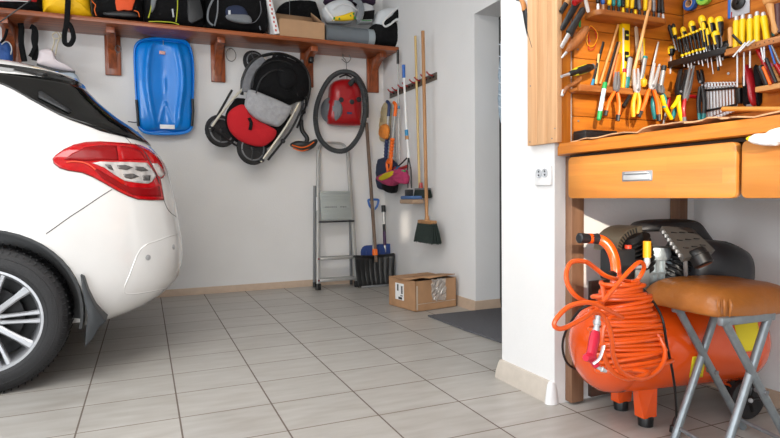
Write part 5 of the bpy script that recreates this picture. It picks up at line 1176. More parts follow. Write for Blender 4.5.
q = RB.m().use(m_blackp); q.puff(RB.sp([(746, 76), (752, 75), (755, 82), (753, 92), (753.5, 105), (747, 106), (746.5, 92)], n=3), .0, .03, rings=3, wob=.002); b = q.build('tool_pouch', m_blackf, sharp=60); tag(b, 'black fabric pouch hanging right of the wrench set', 'pouch')
o = thing('folding_saw', 'dark red and black folding tool beside the black pouch', 'folding tool', RB.w(757, 105, .04))
q = RB.m().use(m_redp); q.puff(RB.sp([(750, 67), (753, 65.5), (757, 75), (760, 88), (760.5, 104), (757, 105.5), (756, 92), (753, 80)], n=3), .01, .05, rings=4, wob=.001); q.build('red_frame', mat('wine_plastic', '#9c1420', .3), o, sharp=60)
q = RB.m().use(m_blackp); q.puff(RB.sp([(757, 66), (762, 68), (766, 80), (763, 90), (762, 105), (758.5, 104), (760, 88)], n=3), .0, .03, rings=3); q.build('black_frame', m_blackf, o, sharp=60)
q = RB.m().use(m_dsteel); q.box(V((*RB.l(751, 105.5, .02), .02)), (.035, .012, .01), .002); b = q.build('steel_block', m_dsteel); tag(b, 'small grey steel block under the black pouch', 'block')
spindle('turned_dowel', 'long thin amber dowel lying across the right board bottom', 'dowel', RB, (722, 109), (800, 109), .09, [('dowel', m_yelt if False else mat('amber_wood', '#e2a04a', .45), 1, [(0, .006), (.01, .0095), (1, .0085)])])

# things on the worktop edge
o = thing('box_case', 'flat black case on the worktop at left end of bench', 'case', onY(590, 137, 1.80))
a = onY(579, 137, 1.775); b = onY(611, 137, 1.775); q = M().use(m_blackp); q.box(((a.x+b.x)/2, 1.775, ZW1+.028), (b.x-a.x, .07, .052), .004); q.build('case_body', m_blackp, o)
q = M().use(m_dark); q.box(((a.x+b.x)/2, 1.775, ZW1+.042), (b.x-a.x+.002, .072, .003), .001); q.build('lid_seam', m_dark, o)
# torn cardboard sheet along the edge
random.seed(11); q = M().use(m_card2); g = []; n = 70
for i in range(n+1):
    y = 1.70-(1.70-.30)*i/n; jag = random.uniform(-.007, .007)+.010*math.sin(i*.7)
    z = ZW1+.003+abs(.009*math.sin(i*.33+1))*(1 if i > 4 else i/4)+(.012 if 16 < i < 30 else 0)*random.uniform(.5, 1)
    g.append([q.v((XF+.002+jag, y, z)), q.v((XF+.06, y, z+.001)), q.v((XF+.30, y, ZW1+.003))])
for i in range(n):
    for j in range(2): q.f([g[i][j], g[i][j+1], g[i+1][j+1], g[i+1][j]])
b = q.build('cardboard_sheet', m_card2, smooth=False); b.modifiers.new('t', 'SOLIDIFY').thickness = .004; tag(b, 'torn brown cardboard sheet lying along worktop front edge', 'cardboard')
# white rag
pl = Plane('X', XF-.012); o = thing('rag', 'white cloth rag draped over the worktop edge at right', 'rag', pl.w(765, 140))
q = pl.m().use(m_whitep); q.puff(pl.sp([(750, 139), (757, 134), (768, 133.5), (773, 130), (785, 127), (800, 126), (800, 140), (782, 143), (776, 146), (762, 145), (753, 143)], n=3), -.006, .02, rings=4, wob=.004); q.build('cloth_fold', mat('white_rag', '#ecebea', .8, bump=.4, bscale=40), o, sharp=60)
q = pl.m().use(m_yelp); q.puff(pl.sp([(750, 139), (753, 136.5), (755, 136), (754, 139), (751.5, 141)], n=2), .002, .021, rings=3); q.build('yellow_hem', m_yelp, o)
# tool hanging beyond the pale panel
o = thing('pruning_saw', 'brown handled saw hanging on the pillar left of panel', 'saw', onX(525, 36, XP-.015))
q = M().use(m_stick); q.tube(cr_spline([onX(a, c, XP-.02) for a, c in ((518.5, -8), (521.5, 0), (523.8, 5), (524.5, 11))], 5), [.011]*8+[.012]*8, 10, flat=(.8, 1)); q.build('handle', mat('tan_wood_handle', '#b57a42', .4), o)
q = M().use(m_dark); q.tube(cr_spline([onX(a, c, XP-.02) for a, c in ((524.5, 10), (526, 20), (529, 34), (533, 48))], 5), .013, 10, flat=(.4, 1)); q.build('blade', m_dark, o)
q = M().use(m_dsteel); q.lathe([(0, .003), (.03, .003)], 8, onX(522, 1, XP), (-1, 0, 0)); q.build('nail', m_dsteel, o)
# ------------------------------------------------------------------ projection of outlines onto a built surface
def bvh_of(objs):
    vs = []; fs = []
    dg = bpy.context.evaluated_depsgraph_get(); dg.update()
    for ob in objs:
        e = ob.evaluated_get(dg); me = e.to_mesh(); mw_ = Matrix.Translation(ORG[ob]); b = len(vs)
        vs += [mw_ @ q.co for q in me.vertices]; fs += [[b+i for i in p.vertices] for p in me.polygons]; e.to_mesh_clear()
    return BVHTree.FromPolygons(vs, fs)
def patch(poly, bvh, off=.003, thick=.006, cuts=3, m=None, name='panel', parent=None, sharp=50):
    t = bmesh.new(); t.faces.new([t.verts.new((x, y, 0)) for x, y in poly])
    bmesh.ops.triangulate(t, faces=list(t.faces))
    for _ in range(cuts):
        le = [e for e in t.edges if e.calc_length() > 3.0]
        if le: bmesh.ops.subdivide_edges(t, edges=le, cuts=1, use_grid_fill=True)
        bmesh.ops.triangulate(t, faces=[f for f in t.faces if len(f.verts) > 3])
    last = None; top = {}; bad = []
    for q in t.verts:
        d = ray(q.co.x, q.co.y).normalized(); h = bvh.ray_cast(CAM, d)
        if h[0] is None: bad.append(q); continue
        n = h[1] if h[1].dot(d) < 0 else -h[1]; top[q] = (h[0], n)
    # smooth normals over neighbours
    for q in top:
        n = V(); 
        for e in q.link_edges:
            o2 = e.other_vert(q)
            if o2 in top: n += top[o2][1]
        top[q] = (top[q][0], (n+top[q][1]).normalized())
    for q in list(t.verts):
        if q in top: q.co = top[q][0]+top[q][1]*off
    bmesh.ops.delete(t, geom=bad, context='VERTS')
    bmesh.ops.recalc_face_normals(t, faces=list(t.faces))
    if sum((f.normal.dot(f.calc_center_median()-CAM)) for f in t.faces) > 0: bmesh.ops.reverse_faces(t, faces=list(t.faces))
    q = M(); q.bm = t; q.mats = [m] if m else []
    bm_norm = [f.normal.copy() for f in t.faces][:1]
    o0 = ORG[parent]
    for vtx in t.verts: vtx.co -= o0
    me = bpy.data.meshes.new(name); t.to_mesh(me); t.free(); me.materials.append(m)
    for p in me.polygons: p.use_smooth = True
    ob = bpy.data.objects.new(name, me); COL.objects.link(ob); ob.parent = parent; ORG[ob] = o0
    s = ob.modifiers.new('t', 'SOLIDIFY'); s.thickness = thick; s.offset = -1
    return ob
def surf_line(pts, bvh, r, m, name, parent, off=0.0):
    out = []
    for x, y in pts:
        d = ray(x, y).normalized(); h = bvh.ray_cast(CAM, d)
        if h[0] is not None: out.append(h[0]+(h[1] if h[1].dot(d) < 0 else -h[1])*off)
    if len(out) < 3: return None
    q = M().use(m); q.tube(out, r, 6); return q.build(name, m, parent)
def dens(pts, n=8):
    P = cr_spline([V((a, b, 0)) for a, b in pts], n); return [(p.x, p.y) for p in P]

# ================================================================== air compressor
cth = math.radians(10); AD = V((math.cos(cth), -math.sin(cth), 0)); AP = V((math.sin(cth), math.cos(cth), 0)); A0 = V((1.436, 1.642, .285)); TL_ = .76; TR_ = .166
o = thing('air_compressor', 'orange air compressor with black motor standing under the bench', 'air compressor', (1.75, 1.54, 0)); CMP = o
q = M().use(m_orangem)
prof = [(0, .012), (.004, .05), (.018, .095), (.042, .132), (.075, .156), (.105, .163), (.13, TR_), (.134, TR_-.0015), (.138, TR_)] + [(TL_-.138, TR_), (TL_-.134, TR_-.0015), (TL_-.13, TR_), (TL_-.105, .163), (TL_-.075, .156), (TL_-.042, .132), (TL_-.018, .095), (TL_-.004, .05), (TL_, .012)]
q.lathe(prof, 56, A0, AD); tank = q.build('tank', m_orangem, o, sharp=60)
def ax(t, p, z): return A0+AD*t+AP*p+V((0, 0, z-A0.z))
for (t, p) in ((.24, -.06), (.25, .10)):
    c = ax(t, p, 0)
    q = M().use(m_orangem); tp = ax(t, p*.9, .17)
    q.rings([[c+V((dx*.03, dy*.022, .035)) for dx, dy in ((-1, -1), (1, -1), (1, 1), (-1, 1))], [tp+AD*dx*.045+AP*dy*.012 for dx, dy in ((-1, -1), (1, -1), (1, 1), (-1, 1))]]); ft = q.build('leg', m_orangem, o)
    q = M().use(m_blackp); q.lathe([(.001, .026), (.03, .028), (.038, .024)], 18, c, (0, 0, 1)); q.build('rubber_foot', m_blackp, ft)
q = M().use(m_blackp); c = ax(.645, -.085, .074)
for tq, p in ((.64, -.10), (.745, .03)):
    c = ax(tq, p, .0755); q = M().use(m_tyre); q.lathe([(-.014, .045), (-.016, .066), (-.010, .074), (.010, .074), (.016, .066), (.014, .045)], 30, c, AP); wh = q.build('wheel', m_tyre, o)
    q = M().use(m_blackp); q.lathe([(-.010, .046), (-.010, .02), (-.018, .018)], 24, c, AP)
    for k in range(5):
        e = Matrix.Rotation(k*2*PI/5, 3, AP) @ AD; q.tube([c-AP*.012+e*.015, c-AP*.012+e*.047], .007, 8)
    h = q.build('hub', mat('gloss_black_hub', '#0c0c0d', .2), wh)
    q = M().use(m_steel); q.lathe([(-.026, .003), (-.024, .008), (-.017, .009)], 12, c, AP); q.build('axle_bolt', m_steel, wh)
q = M().use(m_orangem); q.tube([ax(.64, -.09, .0755), ax(.60, -.06, .12), ax(.55, -.05, .14)], .008, 8, flat=(.5, 2)); q.tube([ax(.64, -.09, .0755), ax(.745, .03, .0755)], .006, 8); q.build('wheel_bracket', m_orangem, o)
# saddle on the tank
q = M(frame(ax(.36, 0, .0), AD, AP)).use(m_orangem); q.box((0, 0, .452), (.34, .16, .014), .004); q.box((-.15, 0, .435), (.02, .15, .04), .003); q.box((.15, 0, .435), (.02, .15, .04), .003); q.build('saddle_plate', m_orangem, o)
Yp = 1.50
def pt(x, y, Y=Yp): return onY(x, y, Y+.05)
# crankcase
q = M().use(m_alucast); c0, c1 = pt(642, 258), pt(684, 290)
q.box(((c0.x+c1.x)/2, Yp+.11, (c0.z+.46)/2), (c1.x-c0.x, .14, c0.z-.46), .012)
for k in range(6): q.box((c0.x+.02+k*(c1.x-c0.x-.04)/5, Yp+.038, (c0.z+.46)/2+.0), (.006, .02, c0.z-.47), .002)
q.box(((c0.x+c1.x)/2, Yp+.038, (c0.z+.46)/2+.02), (c1.x-c0.x-.01, .022, .006), .002); q.box(((c0.x+c1.x)/2+.0, Yp+.038, (c0.z+.46)/2-.03), (c1.x-c0.x-.01, .022, .006), .002)
cm = (c0+c1)/2; q.lathe([(0, .05), (.02, .055), (.045, .05)], 24, (cm.x-.02, Yp+.07, c0.z-.01), (0, 0, 1)); q.build('crankcase', m_alucast, o)
q = M().use(mat('plain_cast_cover', '#a7acad', .45, .5)); a = pt(638, 275); q.box((a.x, Yp+.05, .525), (.07, .05, .12), .008); q.build('side_cover', None, o)
def cylinder(base, d, side, nm, n=7, r0=.060, r1=.072):
    d = V(d).normalized(); q = M().use(m_dark)
    q.lathe([(-.02, .045), (n*.017+.01, .045)], 20, base, d)
    for k in range(n):
        s_ = k*.0165; rr = r0+(r1-r0)*k/n; q.lathe([(s_, rr*.97), (s_+.002, rr), (s_+.006, rr), (s_+.007, rr*.97)], 28, base, d, flat=.9)
    q.build('finned_cylinder', m_blackp, o)
cylinder(pt(640, 266, 1.52), (-.42, 0, .9), 0, 'l'); cylinder(pt(670, 279, 1.50), (.50, -.12, .86), 0, 'r', 6, .060, .070)
# left shroud with slots
tf = frame(pt(634, 245, 1.50), (-.42, 0, .9), (0, 1, 0))
q = M().use(mat('bronze_steel', '#6f6657', .4, .7)); arc = [(616.5, 252), (617.5, 245), (621, 237.5), (627, 231), (634, 227.5), (642, 226)]
P_ = cr_spline([pt(a, c, 1.46) for a, c in arc], 5); W_ = .11; R = []
for k, p in enumerate(P_):
    tn = (P_[min(k+1, len(P_)-1)]-P_[max(k-1, 0)]).normalized(); inn = V((tn.z, 0, -tn.x)); inn = inn if inn.dot(pt(640, 262, 1.46)-p) > 0 else -inn
    R.append([p, p+V((0, W_, 0)), p+V((0, W_, 0))+inn*.003, p+inn*.022+V((0, .002, 0)), p+inn*.022])
q.rings(R); q.build('cylinder_shroud', MATS['bronze_steel'], o)
q = M().use(m_blackp)
for k in range(3, len(P_)-3, 2):
    p = P_[k]; q.box(p+(pt(640, 262, 1.46)-p).normalized()*.012+V((0, -.001, 0)), (.004, .003, .018), .0, Matrix.Rotation(math.atan2((pt(640, 262, 1.46)-p).x, (pt(640, 262, 1.46)-p).z), 3, 'Y'))
q.build('shroud_slot', m_blackp, o)
# right perforated head cover
C4 = [pt(662, 226, 1.46), pt(692, 228, 1.44), pt(715, 250, 1.36), pt(685, 258, 1.33)]
q = M().use(mat('grey_press_steel', '#737270', .38, .7)); n = (C4[1]-C4[0]).cross(C4[3]-C4[0]).normalized(); n = n if n.dot(CAM-C4[0]) > 0 else -n
q.rings([[p-n*.02 for p in C4], [p for p in C4]]); q.mats = [MATS['grey_press_steel']]; q.use(m_blackp)
u_ = (C4[1]-C4[0]); v_ = (C4[3]-C4[0]); v2 = (C4[2]-C4[1])
for j in range(3):
    for i in range(3):
        a, c = .22+.28*i, .22+.26*j; p = C4[0]+u_*a+(v_*(1-a)+v2*a)*c
        q.tube([p+n*.0012-u_.normalized()*.010, p+n*.0012+u_.normalized()*.010], .0042, 8, flat=(.4, 1))
hd = q.build('head_cover', None, o)
q = M().use(m_blackp)
for k in range(7):
    p = C4[0].lerp(C4[3], .12+.12*k); q.box(p-n*.012+(C4[3]-C4[0]).cross(n).normalized()*0+V((-.003, -.002, 0)), (.006, .004, .012), .001)
q.build('side_slot', m_steel, hd)
tpl = Plane('Y', 1.60); q = tpl.m(); q.puff(tpl.sp([(641, 230), (645, 223.5), (655, 220.5), (672, 219.5), (692, 219.5), (701, 223), (709, 233), (717, 246), (708, 250), (697, 242), (686, 234), (664, 232), (650, 232)], n=3), -.08, .03, rings=4, ctr=tpl.l(684, 226)); q.build('top_duct', mat('soft_black_cover', '#242426', .5), o)
# motor housing
q = M().use(m_blackp); ma = V((1.83, 1.55, .576)); md_ = V((.97, -.18, 0)).normalized(); L_ = .29
rs = []
for t, r in ((0, .08), (.01, .10), (.06, .108), (.16, .106), (.22, .098), (.26, .084), (.283, .058), (.29, .02)):
    c = ma+md_*t-V((0, 0, t*.10)); k = 36; y_ = V((0, 0, 1)); x_ = md_.cross(y_)
    rs.append([c+(x_*math.copysign(abs(math.cos(2*PI*i/k))**.8, math.cos(2*PI*i/k))*1.0+y_*math.copysign(abs(math.sin(2*PI*i/k))**.8, math.sin(2*PI*i/k)))*r for i in range(k)])
q.rings(rs); mh = q.build('motor_housing', mat('motor_black', '#1b1d22', .38), o, sharp=60)
q = M().use(m_blackp)
for i in range(7):
    an = .5+i*.16; x_ = md_.cross(V((0, 0, 1))); u = x_*math.cos(an)+V((0, 0, 1))*math.sin(an); q.tube([ma+md_*.05+u*.108-V((0, 0, .005)), ma+md_*.20+u*.104-V((0, 0, .02)), ma+md_*.245+u*.091-V((0, 0, .024))], .0025, 6)
q.build('vent_rib', m_dark, mh)
# air filter
q = M().use(m_blackp); p = pt(697, 252, 1.34); d = V((.12, -.45, -.8)).normalized(); q.lathe([(-.01, .024), (.0, .030), (.012, .030), (.014, .033), (.045, .033), (.05, .028)], 24, p, d); af = q.build('air_filter', m_blackp, o)
q = M().use(mat('rusty_mesh', '#7a3f22', .8)); q.lathe([(.046, .0), (.051, .026), (.052, .01)], 20, p, d); q.build('filter_mesh', MATS['rusty_mesh'], af)
q = M().use(m_steel); q.tube([pt(685, 258, 1.35), pt(686, 275, 1.38)], .007, 8); q.build('support_tube', m_dsteel, o)
# pressure switch
q = M().use(m_blackp); c0, c1 = pt(613.5, 250, 1.46), pt(634.5, 279, 1.46); q.box(((c0.x+c1.x)/2, 1.54, (c0.z+c1.z)/2), (c1.x-c0.x, .07, c0.z-c1.z), .006); ps = q.build('pressure_switch', m_dark, o)
q = M().use(mat('red_knob', '#e0452a', .4)); p = pt(628, 250, 1.48); q.lathe([(-.004, .012), (.016, .012), (.018, .010)], 16, p, (0, 0, 1)); q.build('switch_knob', MATS['red_knob'], ps)
q = M().use(m_blackp); p = pt(610, 272, 1.44); q.lathe([(0, .014), (.03, .014)], 12, p+V((-.01, 0, -.01)), (1, 0, 0)); q.build('outlet_coupling', m_blackp, ps)
q = M().use(m_steel); p = pt(622, 279, 1.47); q.tube([p, V((p.x, p.y+.03, .45))], .012, 10); q.build('riser', m_dsteel, o)
q = M().use(m_yelt); p = pt(647, 257.5, 1.40); q.lathe([(0, .013), (.055, .013), (.056, .012)], 16, p, (0, 0, 1)); vt = q.build('yellow_cap', mat('amber_cap', '#f5a014', .4), o)
q = M().use(m_steel); q.lathe([(-.03, .006), (-.018, .011), (.0, .010)], 12, p, (0, 0, 1)); q.tube([p-V((0, 0, .03)), V((p.x+.01, 1.55, p.z-.05))], .006, 8); q.build('valve_stem', m_steel, vt)
# carrying handle
hp_ = [pt(597, 239, 1.50), pt(604, 241.5, 1.485), pt(610, 248, 1.47), pt(614.5, 259, 1.455), pt(616.5, 275, 1.44), pt(618, 292, 1.44), ax(.25, -.09, .40)]
q = M().use(m_orangem); q.tube(cr_spline([pt(588, 238.5, 1.50)]+hp_, 7), .0175, 14); hn = q.build('handle', m_orangem, o)
q = M().use(m_blackp); g0, g1 = pt(578.5, 238, 1.50), pt(597, 238.8, 1.50); d = (g1-g0).normalized(); L_ = (g1-g0).length
q.lathe([(0, .013), (.004, .018), (L_*.25, .0175), (L_*.5, .0165), (L_*.9, .0175), (L_, .0195), (L_+.003, .017)], 18, g0, d); q.build('grip', m_dark, hn)
bt = bvh_of([tank])
lb = patch([(733.5, 322), (757, 319), (762, 350), (741, 352)], bt, .001, .001, 4, mat('yellow_label', '#f0dd28', .5), 'warning_label', o); lb['label'] = 'yellow printed warning label'
lb2 = patch([(692.5, 356.5), (706, 356), (702.5, 377), (689, 377.5)], bt, .001, .001, 3, MATS['yellow_label'], 'warning_label', o)
for k in range(8): surf_line([(737+k*.3+(0 if k < 5 else 4), 325+k*3.1), (750+k*.4, 323.6+k*3.1)], bt, .0011, mat('label_ink', '#5b5620', .6), 'label_print', lb, .002)
for y0 in (361, 366, 371): surf_line([(694, y0), (702, y0-.4)], bt, .0012, MATS['label_ink'], 'label_print', lb2, .002)
surf_line([(697, 374), (699, 369), (701, 373)], bt, .0012, MATS['label_ink'], 'label_print', lb2, .002)

# power cords
def cord(name, pts, r, m, label, cat='cable'):
    q = M().use(m); q.tube(cr_spline(pts, 8), r, 8); b = q.build(name, m); tag(b, label, cat); return b
p0 = [pt(642, 288, 1.40), pt(652, 300, 1.33), pt(662, 318, 1.27), pt(667, 345, 1.27), pt(672.5, 372, 1.30), pt(675.5, 395, 1.33), onZ(676, 408, .06)]
p0[-1] = onZ(676.5, 420, .05)
o = thing('power_cable', 'black power cable with plug hanging in front of orange tank', 'cable', p0[-1])
q = M().use(m_blackp); q.tube(cr_spline(p0, 8), .0042, 8); q.build('cord', m_blackp, o)
q = M().use(m_blackp); a = p0[-1]; q.lathe([(0, .006), (.01, .010), (.03, .013), (.034, .018), (.055, .018), (.058, .014)], 14, a+V((0, 0, .012)), V((-.25, -.1, -.8))); q.build('plug', m_blackp, o)
cord('black_cable', [V((1.60, 1.50, .50)), pt(590, 305, 1.50), pt(575, 316, 1.55), pt(564.5, 335, 1.62), pt(562.8, 350, 1.66), pt(568, 364, 1.66), pt(580, 371, 1.68), pt(592, 376, 1.72)], .0045, m_blackp, 'thin black cable looping around the left end of tank')

# orange coiled hose
def hose():
    pts = []; random.seed(4); Yh = 1.345
    def w(x, y, Y=Yh): return onY(x, y, Y+.045)
    lead = [w(598, 318, 1.27), w(597, 309, 1.25), w(606, 298, 1.24), w(618, 284, 1.24), w(630, 270, 1.26), w(640, 262, 1.30), w(644, 268, 1.34), w(636, 281, 1.36), w(622, 280, 1.33), w(606, 276, 1.27), w(595, 268, 1.25), w(585, 261.5, 1.24), w(572, 262, 1.24), w(566.5, 272, 1.23), w(568, 285, 1.22), w(577, 297, 1.21), w(592, 303, 1.22), w(604, 300, 1.26)]
    pts += lead
    N = 21; 
    for k in range(N*12):
        t = k/(N*12-1); a = 2*PI*k/12+PI*.8
        yc = 281+86*t+2.5*math.sin(k*.9)*0; hw = (20+19*math.sin(min(1, t*1.25)*PI/2)**1.2)*(1+.10*math.sin(k//12*2.3))
        cx = 618+13*t+2.2*math.sin((k//12)*1.7)
        c = w(cx, yc); hwm = hw*(c-CAM).dot(FW)/FPX
        lp_ = k//12; fr2 = (k % 12)/12; rnd = lambda n, s_: (math.sin(n*12.9898+s_*78.233)*43758.5453) % 1-.5
        mixr = lambda s_: rnd(lp_, s_)*(1-fr2)+rnd(lp_+1, s_)*fr2
        jit = .030*mixr(1)*math.cos(a)+.012*mixr(2)
        hwm *= 1+.26*mixr(3)
        rad = V((math.cos(a)*hwm*.92, math.sin(a)*(.052+.016*mixr(4))*(1-.18*t)-.008, math.cos(a+.6)*.010+jit))
        rr = R0*rad.x*1.0+V((0, 0, rad.z))+V((R0.y*-1, R0.x, 0))*rad.y
        pts.append(c+rr)
    # last hanging turns and the loose loop on the left
    tail = [w(648, 372, 1.24), w(628, 379, 1.22), w(611, 370, 1.21), w(603, 350, 1.20), w(603, 330, 1.20), w(610, 318, 1.20), w(622, 318, 1.2), w(606, 309, 1.18), w(590, 302.5, 1.18), w(570, 306, 1.18), w(557, 318, 1.18), w(554.5, 326, 1.18), w(563, 328.5, 1.18), w(582, 319, 1.18), w(597, 311, 1.19), w(607, 322, 1.19), w(612, 340, 1.19), w(613.5, 356, 1.20), w(622, 372, 1.21), w(642, 379, 1.22), w(660, 368, 1.24), w(665, 350, 1.26), w(655, 330, 1.29)]
    return pts+tail
o = thing('air_hose', 'orange coiled air hose hung over the compressor handle', 'hose', pt(622, 375, 1.345)); HS = o
q = M().use(m_hose); q.tube(cr_spline(hose(), 4), .0068, 8); q.build('hose_coil', m_hose, o)
q = M().use(m_steel); ga, gb = onY(598, 316, 1.22), onY(596, 331, 1.21); d = (gb-ga).normalized(); L_ = (gb-ga).length
o = thing('air_blow_gun', 'red air blow gun with silver nozzle hanging from orange hose', 'blow gun', onY(592, 366, 1.2))
q.lathe([(0, .007), (.012, .007), (.013, .010), (.025, .010), (.026, .0075), (.035, .0075), (.036, .0095), (L_, .0085)], 14, ga, d); q.build('coupling', m_steel, o)
g2 = onY(591, 356, 1.2); q = M().use(m_pinkred); q.tube([gb, gb.lerp(g2, .3), gb.lerp(g2, .8), g2], [.010, .0135, .012, .013], 12, flat=(1.25, .85)); g3 = onY(585.5, 358, 1.19); g4 = onY(597, 367, 1.19)
q.tube(cr_spline([g3, g2+V((0, 0, -.004)), g4], 4), [.009, .011, .012, .013, .013, .012, .011, .010, .008], 12); q.build('gun_body', m_pinkred, o)
q = M().use(m_steel); g5 = onY(606.5, 371.5, 1.18); q.tube([g4, g4.lerp(g5, .4), g4.lerp(g5, .5), g5], [.005, .005, .008, .0035], 10); q.build('nozzle', m_steel, o)
q = M().use(m_steel); q.tube(cr_spline([onY(593, 364, 1.17), onY(599, 359, 1.165), onY(602, 352, 1.165), onY(603.5, 346, 1.17)], 5), .006, 8, flat=(.5, 1.2)); q.build('trigger', mat('bright_lever', '#d7d8da', .3, .6), o)

# ================================================================== folding stool
At, Ct, Dt = V((1.650, 1.395, .455)), V((1.606, 1.192, .455)), V((1.79, 1.184, .455)); Bt = At+(Dt-Ct)
Af, Bf = V((1.943, 1.370, .012)), V((1.637, 1.395, .012)); dC = Ct-At; Cf, Df = Af+dC, Bf+dC
o = thing('folding_stool', 'folding stool with tan leather seat and galvanised crossed legs', 'stool', (1.78, 1.30, 0))
for a, b in ((At, Af), (Bt, Bf), (Ct, Cf), (Dt, Df)):
    q = M().use(m_galv); q.tube([a, b], .0128, 12, flat=(1, 1)); q.sphere(b, .0135, 10, 6); lg = q.build('leg', m_galv, o)
for a, b, c_, d_ in ((At, Af, Bt, Bf), (Ct, Cf, Dt, Df)):
    m0 = (a+b)/2; q = M().use(m_dsteel); cr = V((0, -1, 0)); t = .52; p = a.lerp(b, t); q.lathe([(-.022, .006), (-.018, .008), (.018, .008)], 10, p, cr); q.build('pivot_bolt', m_dsteel, o)
for a, b in ((At, Bt), (Ct, Dt)):
    q = M().use(m_galv); d = (b-a).normalized(); q.box((a+b)/2+V((0, 0, .003)), ((b-a).length+.045, .022, .026), .005, Matrix.Rotation(math.atan2(d.y, d.x), 3, 'Z')); q.build('seat_rail', m_galv, o)
for a, b in ((Af.lerp(At, .07), Cf.lerp(Ct, .07)), (Bf.lerp(Bt, .08), Df.lerp(Dt, .08))):
    q = M().use(m_galv); q.tube([a, b], .007, 10); q.build('stretcher', m_galv, o)
# padded seat
cc = (At+Bt+Ct+Dt)/4; e1 = V((1, -.045, 0)).normalized(); e2 = V((.08, 1, 0)).normalized()
cc = V((1.788, 1.358, .490)); hx, hy = .182, .18
q = M(frame(cc, e1, (-e1.y, e1.x, 0))).use(m_leather)
n = 40; g = []
def seatpt(u, v):
    k = 5.0; s = (abs(u)**k+abs(v)**k)**(1/k); mx = max(abs(u), abs(v)); sc_ = mx/s if s > 0 else 1
    return u*sc_*1.03, v*sc_*1.03
for j in range(n+1):
    row = []
    for i in range(n+1):
        u, v = -1+2*i/n, -1+2*j/n; x, y = seatpt(u, v); m_ = max(abs(u), abs(v))
        z = .058*(1-m_**7)+.004*(1-(u*u+v*v)/2)+.0014*math.sin(9*u+3*math.sin(5*v))*math.sin(7*v+1)
        row.append(q.v((x*hx, y*hy, z)))
    g.append(row)
for j in range(n):
    for i in range(n): q.f([g[j][i], g[j][i+1], g[j+1][i+1], g[j+1][i]])
bd = [g[0][i] for i in range(n+1)]+[g[j][n] for j in range(1, n+1)]+[g[n][i] for i in range(n-1, -1, -1)]+[g[j][0] for j in range(n-1, 0, -1)]
inv = q.tf.inverted(); bl = [inv @ v_.co for v_ in bd]
prev = bd
for k_, dz in ((1.0, -.018), (.985, -.026), (.93, -.028), (.2, -.022)):
    cur = [q.v((p.x*k_, p.y*k_, dz+(.004*abs(math.sin(ii*.27))**6 if dz > -.02 else 0))) for ii, p in enumerate(bl)]
    for i in range(len(cur)): q.f([prev[i], cur[i], cur[(i+1) % len(cur)], prev[(i+1) % len(cur)]])
    prev = cur
q.f(prev)
q.build('seat', m_leather, o, sharp=80)
# pinched leather fold at the front corner
q = M().use(m_leather); tfs = frame(cc, e1, (-e1.y, e1.x, 0))
for dx in (-.010, .0, .010):
    q.tube(cr_spline([tfs @ V((-hx*.93+dx, -hy*.93-dx*1.0, .034)), tfs @ V((-hx*.965+dx*1.2, -hy*.965-dx*1.2, .015)), tfs @ V((-hx*.95+dx*.9, -hy*.95-dx*.9, -.018))], 5), [.003, .004, .005, .006, .006, .006, .005, .005, .004, .003, .002], 8)
q.build('corner_fold', m_leather, o)

# ================================================================== the car
XM = -2.0
def interp(T, z):
    if z <= T[0][0]: return T[0][1]
    for (a, x), (b, y) in zip(T, T[1:]):
        if z <= b:
            t = (z-a)/(b-a); return x+(y-x)*t
    return T[-1][1]
REAR = [(.24, -.11), (.26, -.04), (.29, .03), (.36, .13), (.42, .172), (.51, .198), (.61, .196), (.70, .183), (.81, .170), (.87, .158), (.93, .147), (1.02, .130), (1.09, .085), (1.15, .035), (1.22, -.03), (1.285, -.12), (1.36, -.205), (1.42, -.26), (1.47, -.31), (1.50, -.37), (1.53, -.50), (1.55, -.66)]
SIDE = [(.24, .855), (.26, .87), (.30, .885), (.45, .9), (.70, .905), (.85, .895), (.95, .885), (1.05, .865), (1.12, .835), (1.2, .795), (1.3, .735), (1.38, .70), (1.43, .675), (1.47, .65), (1.50, .63), (1.53, .59), (1.55, .53)]
FRONT = [(.17, -4.0), (.25, -4.1), (.5, -4.16), (.75, -4.08), (.9, -3.75), (1.0, -3.2), (1.1, -2.95), (1.3, -2.5), (1.42, -2.1), (1.49, -1.6)]
YC = 3.80
def body_pt(z, th, off=0.0):
    """th 0 = rear centre, pi/2 = near side, pi = front"""
    c, s = math.cos(th), math.sin(th); n = 4.6 if z < 1.1 else 4.2
    b = interp(SIDE, z)
    a = (interp(REAR, z)-XM) if c >= 0 else (XM-interp(FRONT, z))
    ex = 2/n
    x = XM+a*math.copysign(abs(c)**ex, c); y = YC-b*math.copysign(abs(s)**ex, s)
    # slight crown of the rear
    return V((x, y, z+(.0 if z < 1.4 else 0)))
TH = []
for seg in range(4):
    for k in range(30): TH.append(seg*PI/2+PI/2*(0.5-0.5*math.cos(PI*k/30))*1.0)
ZS = [.245, .255, .275, .30, .34, .38, .42, .46, .50, .55, .60, .65, .70, .75, .80, .84, .88, .92, .96, 1.0, 1.04, 1.08, 1.12, 1.16, 1.20, 1.24, 1.28, 1.32, 1.36, 1.39, 1.42, 1.45, 1.47, 1.49, 1.505, 1.52, 1.535, 1.55]
CAR = thing('car', 'white hatchback parked with rear facing right beside the shelf wall', 'car', (-1.95, YC, 0)); 
q = M().use(m_paint)
R = [[body_pt(z, th) for th in TH] for z in ZS]
top = R[-1]; cxr = sum(p.x for p in top)/len(top)
for k, dz in ((.75, .018), (.4, .03), (.02, .034)): R.append([V((cxr+(p.x-cxr)*k, YC+(p.y-YC)*k, 1.55+dz*1.2)) for p in top])
q.rings(R)
body = q.build('body', m_paint, CAR, sharp=60)
WX, WZ, WR = -.655, .327, .327
cut = M()
for wx in (WX, WX-2.61):
    for sy in (-1, 1):
        cut.lathe([(-.26, .385), (.24, .385)], 48, (wx, YC+sy*.86, .345), (0, 1, 0))
